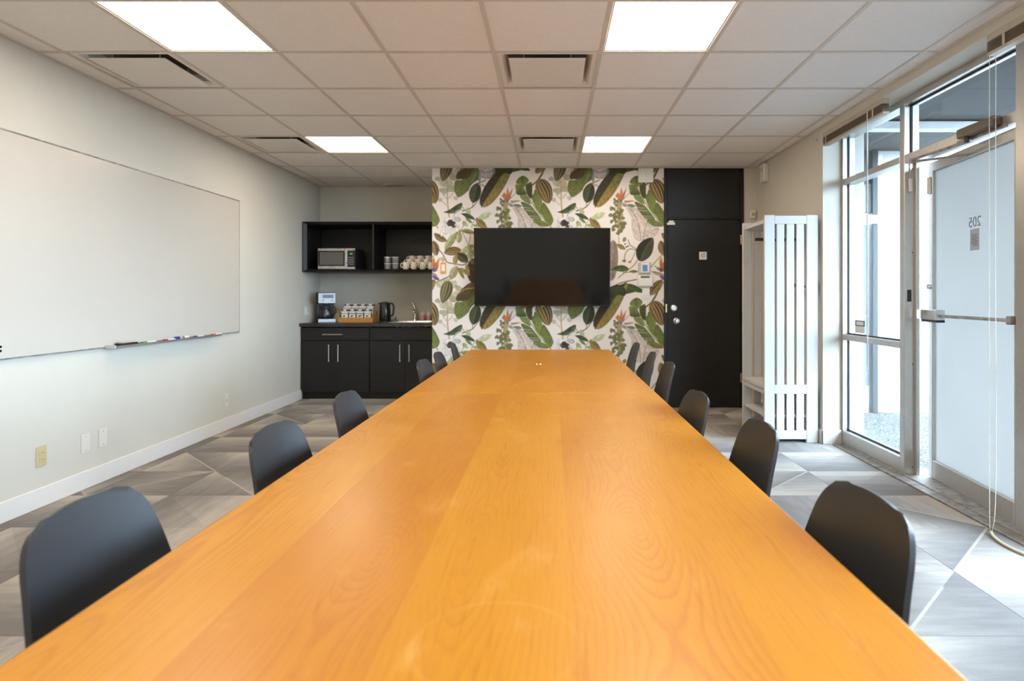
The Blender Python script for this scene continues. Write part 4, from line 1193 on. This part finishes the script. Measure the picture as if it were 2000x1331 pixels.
def tumbler_bm():
    return lathe(bmesh.new(), [(0, 0), (0.034, 0), (0.036, 0.006), (0.041, 0.07), (0.041, 0.075), (0.0385, 0.075), (0.0345, 0.010), (0, 0.009)], 20)
tum0 = None
for px, side in ((757, 'left'), (772, 'right')):
    for k, pos in enumerate(('bottom', 'top')):
        lab = '%s clear glass tumbler of the %s stack beside the mugs' % (pos, side)
        loc = (X(px, 7.27) , 7.27, ZS + k * 0.0755)
        if tum0 is None:
            tum0 = thing('tumbler', lab, 'glass', loc, 0, 'clear tumblers in the wall cabinet')
            obj('tumbler_body', tumbler_bm(), 'tumbler_cloudy', tum0, True)
            obj('rim', lathe(bmesh.new(), [(0.0412, 0.071), (0.0416, 0.0745), (0.040, 0.0752)], 20), 'clear_plastic', tum0, True)
        else:
            dup(tum0, lab, loc)

# coffee maker
ZC = 0.8905
cm = thing('coffee_maker', 'black and steel coffee maker at left end of worktop', 'coffee maker', (-2.735, 7.42, ZC), math.radians(27))
obj('base', B(-0.10, 0.10, -0.13, 0.11, 0, 0.045, bev=0.006), 'black_matte', cm)
obj('base_trim', B(-0.098, 0.098, -0.134, -0.129, 0.004, 0.042, bev=0.001), 'steel_dull', cm)
obj('water_tower', B(-0.10, 0.10, 0.02, 0.11, 0.045, 0.36, bev=0.006), 'black_matte', cm)
hd = obj('brew_head', B(-0.10, 0.10, -0.13, 0.02, 0.225, 0.36, bev=0.006), 'black_matte', cm)
obj('front_plate', B(-0.097, 0.097, -0.134, -0.129, 0.230, 0.352, bev=0.001), 'steel_dull', hd)
obj('display', B(-0.05, 0.075, -0.1355, -0.134, 0.292, 0.330), pm('coffee_display', srgb(70, 84, 98), 0.3), hd)
obj('button', box(box(bmesh.new(), -0.05, -0.03, -0.136, -0.134, 0.262, 0.274), 0.05, 0.07, -0.136, -0.134, 0.262, 0.274), 'black_gloss', hd)
ca = obj('carafe', lathe(bmesh.new(), [(0, 0.046), (0.062, 0.046), (0.072, 0.07), (0.074, 0.11), (0.062, 0.155), (0.05, 0.17), (0.048, 0.17), (0.06, 0.15), (0.070, 0.11), (0.068, 0.07), (0, 0.052)], 24, (0, -0.055, 0)), 'tumbler', cm, True)
obj('carafe_lid', lathe(bmesh.new(), [(0, 0.17), (0.054, 0.17), (0.054, 0.19), (0.04, 0.20), (0, 0.20)], 20, (0, -0.055, 0)), 'black_matte', ca, True)
obj('carafe_handle', tube(bmesh.new(), smooth_pts([(0.05, -0.07, 0.18), (0.098, -0.085, 0.178), (0.102, -0.09, 0.12), (0.070, -0.075, 0.075)], 5), 0.009, 8), 'black_matte', ca, True)
# white box
wbx = thing('filter_box', 'small white carton between coffee maker and jar tray', 'box', (X(657.5, 7.62), 7.62, ZC))
obj('carton', prism(bmesh.new(), [(-0.045, 0), (0.045, 0), (0.045, 0.112), (0.02, 0.108), (-0.045, 0.07)], 1, -0.05, 0.05), 'white_plastic', wbx)
# jars in tray
tr = thing('jar_tray', 'stepped bamboo tray holding eight tea jars', 'tray', (X(699, 7.42), 7.33, ZC))
obj('front_board', B(-0.205, 0.205, 0, 0.010, 0, 0.058, bev=0.001), 'bamboo', tr)
for sx in (-1, 1):
    a = sx * 0.205
    obj('side_board', prism(bmesh.new(), [(0.010, 0), (0.225, 0), (0.225, 0.13), (0.118, 0.13), (0.112, 0.098), (0.010, 0.098)], 0, min(a, a - sx * 0.009), max(a, a - sx * 0.009)), 'bamboo', tr)
obj('floor_board', B(-0.196, 0.196, 0.010, 0.112, 0.002, 0.010), 'bamboo', tr)
obj('raised_step', B(-0.196, 0.196, 0.112, 0.225, 0.002, 0.070), 'bamboo', tr)
jar_info = [[('green', 'ink_lime', None), ('blue', 'ink_blue', 'ink_yellow'), ('dark grey', 'black_matte', 'ink_red'), ('pink', 'ink_pink', 'ink_yellow')],
            [('tan', 'bamboo', None), ('maroon', 'ink_maroon', None), ('grey', 'ink', None), ('silver', 'grey_plastic', None)]]
def jar(label, loc, band, dot):
    t = thing('tea_jar', label, 'jar', loc, 0, 'tea jars in the bamboo tray')
    obj('jar_body', B(-0.042, 0.042, -0.040, 0.040, 0, 0.128, bev=0.010, seg=2), 'tumbler', t)
    lb = obj('label_wrap', B(-0.039, 0.039, -0.0415, -0.0402, 0.010, 0.124), 'white_plastic', t)
    obj('colour_band', B(-0.039, 0.039, -0.0421, -0.0415, 0.090, 0.098), band, lb)
    obj('leaf_print', lathe(bmesh.new(), [(0, 0), (0.011, 0), (0.011, 0.0006), (0, 0.0006)], 12), 'black_matte', lb, True, (-0.007, -0.0415, 0.064)).rotation_euler = (PI / 2, 0, 0)
    if dot:
        obj('fruit_print', lathe(bmesh.new(), [(0, 0), (0.010, 0), (0.010, 0.0009), (0, 0.0009)], 12), dot, lb, True, (0.011, -0.0415, 0.072)).rotation_euler = (PI / 2, 0, 0)
    obj('tea_leaves', B(-0.036, 0.036, -0.034, 0.034, 0.003, 0.095, bev=0.008), band if band != 'ink_lime' else 'bamboo', t)
    obj('lid', B(-0.040, 0.040, -0.038, 0.038, 0.128, 0.142, bev=0.005, seg=2), 'black_gloss', t)
    obj('lid_tab', B(-0.021, 0.021, -0.0395, 0.02, 0.128, 0.152, bev=0.003), 'white_plastic', t)
for r_, yy, zz, name in ((0, 0.061, 0.0105, 'front'), (1, 0.168, 0.0705, 'back')):
    for k in range(4):
        col, band, dot = jar_info[r_][k]
        jar('%s row tea jar with %s band, %s in the bamboo tray' % (name, col, ordn[k]), (X(699, 7.42) - 0.137 + k * 0.0915 , 7.33 + yy, ZC + zz), band, dot)
# kettle
kt = thing('kettle', 'black electric kettle between jar tray and sink', 'kettle', (X(752, 7.45), 7.45, ZC))
obj('power_base', lathe(bmesh.new(), [(0, 0), (0.075, 0), (0.075, 0.014), (0.06, 0.018), (0, 0.018)], 24), 'black_matte', kt, True)
obj('kettle_body', lathe(bmesh.new(), [(0, 0.019), (0.068, 0.019), (0.071, 0.03), (0.067, 0.14), (0.062, 0.225), (0.058, 0.232), (0, 0.236)], 28), 'black_gloss', kt, True)
ld = obj('lid', lathe(bmesh.new(), [(0, 0.236), (0.05, 0.236), (0.046, 0.243), (0, 0.245)], 24), 'black_matte', kt, True)
obj('spout', prism(bmesh.new(), [(-0.055, 0.19), (-0.078, 0.234), (-0.04, 0.234)], 1, -0.018, 0.018), 'black_gloss', kt)
obj('handle', tube(bmesh.new(), smooth_pts([(0.050, 0, 0.222), (0.085, -0.01, 0.225), (0.106, -0.012, 0.20), (0.104, -0.012, 0.13), (0.094, -0.01, 0.085), (0.066, 0, 0.075)], 5), 0.011, 10), 'black_matte', kt, True)
obj('power_cord', tube(bmesh.new(), smooth_pts([(0.06, 0.03, 0.006), (0.11, 0.05, 0.03), (0.12, 0.08, 0.06), (0.10, 0.10, 0.03), (0.14, 0.12, 0.006)], 5), 0.003, 6), 'black_matte', kt, True)

# ------------------------------------------------------------------ white slatted hall rack
hr = thing('hall_rack', 'tall white slatted coat rack with bench beside the window', 'coat rack', (1.974, 5.30, 0))
def side_frame(y, name):
    x0, x1 = -0.221, 0.221
    f = obj(name, box(box(bmesh.new(), x0, x0 + 0.085, y, y + 0.026, 0, 1.874, 0.004), x1 - 0.095, x1, y, y + 0.026, 0, 1.874, 0.004), 'white_lacquer', hr)
    for z0, z1 in ((1.80, 1.868), (0.403, 0.478), (0.03, 0.102)):
        obj('rail', B(x0 + 0.085, x1 - 0.095, y + 0.001, y + 0.025, z0, z1, bev=0.002), 'white_lacquer', f)
    inner0, inner1 = x0 + 0.085, x1 - 0.095
    sw_, gp = 0.062, (inner1 - inner0 - 3 * 0.062) / 4
    for k in range(3):
        a = inner0 + gp + k * (sw_ + gp)
        for z0, z1 in ((0.478, 1.80), (0.102, 0.403)):
            obj('slat', B(a, a + sw_, y + 0.004, y + 0.022, z0, z1, bev=0.002), 'white_lacquer', f)
side_frame(-0.28, 'side_frame')
side_frame(0.28, 'side_frame')
obj('top_shelf', B(-0.205, 0.221, -0.252, 0.278, 1.812, 1.842, bev=0.002), 'white_lacquer', hr)
obj('bench_seat', B(-0.218, 0.221, -0.252, 0.278, 0.440, 0.470, bev=0.003), 'white_lacquer', hr)
obj('seat_apron', B(-0.210, -0.190, -0.252, 0.278, 0.395, 0.440), 'white_lacquer', hr)
obj('shoe_shelf', B(-0.205, 0.221, -0.252, 0.278, 0.205, 0.228, bev=0.002), 'white_lacquer', hr)
obj('floor_shelf', B(-0.205, 0.221, -0.252, 0.278, 0.045, 0.068, bev=0.002), 'white_lacquer', hr)
obj('hanging_rod', tube(bmesh.new(), [(-0.195, 0.02, 1.70), (0.205, 0.02, 1.70)], 0.014, 12), 'leg', hr, True)
bk = obj('back_rail', box(box(bmesh.new(), 0.202, 0.221, -0.252, 0.278, 1.66, 1.74), 0.202, 0.221, -0.252, 0.278, 1.24, 1.33), 'white_lacquer', hr)
for y in (-0.12, 0.02, 0.16):
    obj('coat_hook', tube(bmesh.new(), smooth_pts([(0.202, y, 1.29), (0.165, y, 1.285), (0.150, y, 1.30), (0.148, y, 1.32)], 4), 0.006, 8), 'leg', bk, True)

# ------------------------------------------------------------------ glazed shop front
FX0, FX1 = XS, XS + 0.10
def bars(parent, name, *boxes, mat='alu'):
    for bx in boxes:
        obj(name, B(*bx, bev=0.003), mat, parent)
w1 = struct(thing('window_1', '', ''), 'tall clear aluminium framed window between coat rack and glass door', 'window')
bars(w1, 'jamb', (FX0, FX1, 4.965, 5.02, 0.0, 2.535))
bars(w1, 'mullion', (FX0, FX1, 4.10, 4.155, 0.0, 2.535))
bars(w1, 'head_bar', (FX0, FX1, 4.155, 4.965, 2.49, 2.535))
bars(w1, 'transom_bar', (FX0, FX1, 4.155, 4.965, 2.11, 2.155))
bars(w1, 'mid_rail', (FX0, FX1, 4.155, 4.965, 0.852, 0.897))
bars(w1, 'bottom_rail', (FX0, FX1, 4.155, 4.965, 0.012, 0.115))
GXP = XS + 0.055
for z0, z1 in ((0.115, 0.852), (0.897, 2.11), (2.155, 2.49)):
    obj('pane', B(GXP - 0.003, GXP + 0.003, 4.155, 4.965, z0, z1), 'glass', w1)
    obj('glazing_bead', box(box(bmesh.new(), GXP - 0.014, GXP - 0.004, 4.155, 4.965, z0, z0 + 0.012), GXP - 0.014, GXP - 0.004, 4.953, 4.965, z0 + 0.012, z1), 'black_matte', w1)
w2_ = struct(thing('window_2', '', ''), 'clear transom window above the frosted glass door', 'window')
bars(w2_, 'jamb', (FX0, FX1, 3.06, 3.12, 0.0, 2.535))
bars(w2_, 'head_bar', (FX0, FX1, 3.12, 4.10, 2.49, 2.535))
bars(w2_, 'transom_bar', (FX0, FX1, 3.12, 4.10, 2.10, 2.155))
obj('pane', B(GXP - 0.003, GXP + 0.003, 3.12, 4.10, 2.155, 2.49), 'glass', w2_)
obj('glazing_bead', box(box(bmesh.new(), GXP - 0.014, GXP - 0.004, 3.12, 4.10, 2.478, 2.49), GXP - 0.014, GXP - 0.004, 4.088, 4.10, 2.155, 2.478), 'black_matte', w2_)
obj('door_stop', B(FX0 + 0.066, FX0 + 0.09, 4.075, 4.10, 0.0, 2.10, bev=0.002), 'alu', w2_)
obj('strike_plate', B(FX0 + 0.02, FX0 + 0.045, 4.0955, 4.0995, 1.17, 1.25), 'black_matte', w2_)
for z in (0.06, 0.75, 1.5, 2.06): obj('screw', B(FX0 + 0.052, FX0 + 0.058, 4.098, 4.0998, z - 0.004, z + 0.004), 'black_matte', w2_)
w3 = struct(thing('window_3', '', ''), 'tall clear window at the right edge beyond the glass door', 'window')
yy = [3.06, 1.80, 0.52, -0.75]
for k in range(3):
    a, b_ = yy[k + 1], yy[k] - (0.055 if k else 0.0)
    bars(w3, 'mullion', (FX0, FX1, a - 0.055, a, 0.0, 2.535))
    bars(w3, 'head_bar', (FX0, FX1, a, b_, 2.49, 2.535))
    bars(w3, 'transom_bar', (FX0, FX1, a, b_, 2.11, 2.155))
    bars(w3, 'mid_rail', (FX0, FX1, a, b_, 0.852, 0.897))
    bars(w3, 'bottom_rail', (FX0, FX1, a, b_, 0.012, 0.115))
    for z0, z1 in ((0.115, 0.852), (0.897, 2.11), (2.155, 2.49)):
        obj('pane', B(GXP - 0.003, GXP + 0.003, a, b_, z0, z1), 'glass', w3)
tm = struct(obj('trim_1', box(B(2.288, 2.36, -0.8, 4.976, -0.02, 0.006, bev=0.002), 2.36, 2.60, -0.8, 5.05, -0.02, 0.012, 0.003), 'alu_dark'), 'worn metal threshold strip along the shop front', 'threshold')

# frosted glass door, ajar outward
d2 = struct(thing('door_2', '', '', (2.425, 3.128, 0), -math.radians(6.0)), 'frosted glass door in aluminium frame, slightly ajar', 'door')
DW, DT = 0.925, 0.022                            # leaf runs along local +y from the hinge
bars(d2, 'hinge_stile', (-DT, DT, 0.0, 0.05, 0.018, 2.085))
bars(d2, 'lock_stile', (-DT, DT, DW - 0.052, DW, 0.018, 2.085))
bars(d2, 'top_rail', (-DT, DT, 0.05, DW - 0.052, 2.025, 2.085))
bars(d2, 'bottom_rail', (-DT, DT, 0.05, DW - 0.052, 0.018, 0.135))
obj('frosted_pane', B(-0.004, 0.004, 0.05, DW - 0.052, 0.135, 2.025), 'frost', d2)
pb = obj('push_bar', B(-0.075, -DT, DW - 0.21, DW - 0.005, 1.055, 1.120, bev=0.004), 'steel', d2)
obj('crossbar', tube(bmesh.new(), [(-0.055, DW - 0.21, 1.082), (-0.055, 0.03, 1.082)], 0.010, 10), 'alu_dark', pb, True)
obj('pivot_bracket', B(-0.066, -DT, 0.01, 0.045, 1.06, 1.104, bev=0.003), 'alu_dark', pb)
obj('under_lip', B(-0.070, -DT, DW - 0.205, DW - 0.008, 1.040, 1.055), 'black_matte', pb)
obj('lock_cylinder', tube(bmesh.new(), [(-DT - 0.022, DW - 0.026, 1.27), (-DT, DW - 0.026, 1.27)], 0.016, 14), 'chrome', d2, True)
obj('latch_edge', B(-0.008, 0.008, DW, DW + 0.004, 1.20, 1.34), 'black_matte', d2)
obj('contact_magnet', B(-DT - 0.016, -DT, DW - 0.045, DW - 0.010, 1.88, 1.99, bev=0.004), 'white_plastic', d2)
# suite number and notice, seen from behind
nt = thing('door_notice', 'paper notice taped to the frosted glass door', 'notice', (2.425, 3.128, 0), -math.radians(6.0))
obj('sheet', B(-0.0056, -0.0046, 0.385, 0.475, 1.475, 1.60), pm('pale_notice_paper', srgb(176, 184, 200), 0.9, var=0.02), nt)
for k in range(6): obj('print_line', B(-0.0062, -0.0057, 0.400, 0.462 - (0.02 if k == 5 else 0), 1.562 - k * 0.012, 1.567 - k * 0.012), 'ink', nt)
num = text_mesh('suite_number', '205', 0.085, pm('etched_vinyl', srgb(128, 146, 158), 0.8), None, (2.425 + 0.006, 3.128, 0), (0, 0, 0))
num.parent = d2; num.location = (-0.0050, 0.43, 1.638); num.rotation_euler = (PI / 2, 0, PI / 2)
# closer
dc = thing('door_closer', 'dark metal door closer on the bar above the frosted door', 'door closer', (XS, 3.36, 2.128))
obj('closer_body', B(-0.052, 0.0, -0.15, 0.14, -0.024, 0.030, bev=0.006), pm('closer_bronze', srgb(104, 92, 78), 0.4, 0.5), dc)
obj('mount_plate', B(-0.006, 0.0, -0.19, 0.20, -0.040, -0.018), 'alu_dark', dc)
obj('spindle', lathe(bmesh.new(), [(0, -0.055), (0.014, -0.055), (0.014, -0.024), (0, -0.024)], 12, (-0.028, 0.08, 0)), 'black_matte', dc, True)
ab = bmesh.new()
tube(ab, [(-0.028, 0.08, -0.052), (-0.075, 0.53, -0.052)], 0.009, 8)
tube(ab, [(-0.075, 0.53, -0.066), (0.036, 0.16, -0.105)], 0.008, 8)
lathe(ab, [(0, -0.072), (0.013, -0.072), (0.013, -0.046), (0, -0.046)], 10, (-0.075, 0.53, 0))
obj('arm', ab, 'alu_dark', dc, True)
hk = thing('frame_sensor', 'small white contact sensor on the door frame mullion', 'sensor', (FX0 + 0.035, 4.0999, 1.95))
obj('sensor_body', B(-0.012, 0.012, -0.018, 0, -0.045, 0.045, bev=0.003), 'white_plastic', hk)
obj('lead', tube(bmesh.new(), [(0, -0.004, 0.045), (0, -0.004, 0.145)], 0.003, 6), 'cord', hk)
sk2 = thing('window_sticker', 'small black and white security sticker low on the tall window', 'sticker', (GXP - 0.0036, 4.79, 0.965))
obj('sticker_top', B(-0.0006, 0, -0.075, 0.075, 0.005, 0.052), 'ink', sk2)
obj('sticker_window', B(-0.0010, -0.0006, -0.055, 0.055, 0.014, 0.042), 'white_plastic', sk2)
obj('sticker_bottom', B(-0.0006, 0, -0.075, 0.075, -0.048, 0.005), 'white_plastic', sk2)

# blinds, drawn up
def blind(label, y0, y1, wand_y, cord_y):
    t = thing('window_blind', label, 'blind', (2.245, (y0 + y1) / 2, 2.55), 0, 'drawn up blinds above the shop front')
    h = (y1 - y0) / 2
    obj('head_rail', B(-0.022, 0.028, -h, h, -0.048, -0.010, bev=0.003), 'blind_rail', t)
    obj('bottom_rail', B(-0.020, 0.026, -h, h, -0.118, -0.100, bev=0.003), 'blind_rail', t)
    for k in range(14):
        obj('slat', B(-0.023 + 0.002 * (k % 2), 0.027, -h + 0.004, h - 0.004, -0.0985 + k * 0.0036, -0.0965 + k * 0.0036), 'blind', t)
    for y in (-h + 0.12, h - 0.12):
        obj('ladder_tape', B(-0.0255, -0.0235, y - 0.008, y + 0.008, -0.118, -0.05), 'blind_rail', t)
    return t
bl1 = blind('taupe blind drawn up above the tall window by the coat rack', 4.10, 5.06, 0, 0)
bl2 = blind('taupe blind drawn up at the right edge beyond the glass door', 1.85, 3.12, 0, 0)
obj('tilt_wand', tube(bmesh.new(), [(-0.03, -0.30, -0.05), (-0.03, -0.302, -1.87)], 0.0045, 8), 'clear_plastic', bl1, True)
obj('pull_cord', tube(bmesh.new(), smooth_pts([(-0.015, 0.462, -0.1), (-0.02, 0.468, -1.2), (-0.016, 0.470, -2.2), (-0.03, 0.46, -2.49)], 6), 0.0025, 6), 'cord', bl1, True)
obj('hook', tube(bmesh.new(), smooth_pts([(-0.01, 0.50, 0.02), (-0.012, 0.505, -0.03), (-0.03, 0.505, -0.05), (-0.036, 0.505, -0.03)], 4), 0.003, 6), 'alu_dark', bl1, True)
obj('pull_cord', tube(bmesh.new(), smooth_pts([(-0.012, 0.628, -0.1), (-0.012, 0.63, -1.2), (-0.012, 0.628, -2.3), (-0.014, 0.622, -2.535)], 6), 0.0016, 6), 'cord', bl2, True)
obj('pull_cord', tube(bmesh.new(), smooth_pts([(0.0, 0.60, -0.1), (0.0, 0.602, -1.2), (0.0, 0.60, -2.3), (-0.010, 0.612, -2.535)], 6), 0.0016, 6), 'cord', bl2, True)
fl = tag(obj('floor_cord', tube(bmesh.new(), smooth_pts([(2.232, 3.10, 0.012), (2.21, 3.05, 0.008), (2.19, 2.96, 0.008), (2.20, 2.85, 0.008), (2.24, 2.72, 0.008), (2.25, 2.5, 0.008)], 6), 0.007, 8), 'cord', None, True),
         'pale cord trailing on the carpet by the glass door', 'cord')

# ------------------------------------------------------------------ outside
struct(obj('ground', B(2.60, 5.4, -4.0, 6.7, -0.16, -0.03), 'pebble'), 'pebbled concrete walkway outside the windows', 'ground')
ap_ = bmesh.new()
box(ap_, 5.4, 90.0, -80.0, 90.0, -0.30, -0.16); box(ap_, -90.0, 5.4, 7.9, 90.0, -0.30, -0.16); box(ap_, -90.0, 5.4, -80.0, -4.0, -0.30, -0.16); box(ap_, -90.0, -3.1, -4.0, 7.9, -0.30, -0.16)
struct(obj('ground_asphalt', ap_, pm('dark_asphalt', srgb(74, 74, 76), 0.9, var=0.2, scale=8, bump=0.3)), 'dark asphalt lot beyond the walkway', 'ground')
pr = tag(obj('pilaster', B(2.48, 2.735, 5.34, 5.62, -0.03, 2.75, bev=0.004), 'ext_white'), 'white stucco pilaster right outside the tall window', 'column', kind='structure')
nb = struct(thing('wall_outside', '', ''), 'white stucco neighbour wall with dark glazed doorway outside', 'wall')
obj('wall_panel', B(3.52, 5.2, 6.5, 6.7, -0.03, 2.75), 'ext_white', nb)
obj('beam', B(2.735, 3.9, 5.34, 5.46, 2.672, 2.735), 'ext_white', nb)
obj('door_post', B(3.40, 3.46, 6.46, 6.58, -0.03, 2.75, bev=0.004), 'ext_dark', nb)
obj('door_post', B(3.46, 3.52, 6.48, 6.58, -0.03, 2.75, bev=0.004), 'alu', nb)
obj('upper_panel', B(2.735, 3.40, 6.50, 6.56, 2.40, 2.75), 'ext_dark', nb)
obj('upper_post', B(3.335, 3.40, 6.48, 6.57, 2.09, 2.40), 'ext_dark', nb)
obj('cross_rail', B(2.735, 3.47, 6.42, 6.50, 1.97, 2.06, bev=0.01), 'ext_white', nb)
obj('door_leaf', B(2.735, 3.38, 6.52, 6.56, 0.25, 1.97), pm('grey_steel_door', srgb(132, 140, 150), 0.45), nb)
obj('door_kick', B(2.735, 3.38, 6.50, 6.56, -0.03, 0.25), 'ext_white', nb)
obj('door_knob', lathe(bmesh.new(), [(0, 0), (0.03, 0.0), (0.034, 0.03), (0.02, 0.06), (0, 0.062)], 16), 'chrome', nb, True, (3.31, 6.52, 0.99)).rotation_euler = (PI / 2, 0, 0)
cn = struct(obj('canopy', B(2.47, 3.95, -4.0, 6.7, 2.75, 2.95), 'ext_soffit'), 'grey soffit over the outside walkway', 'canopy')
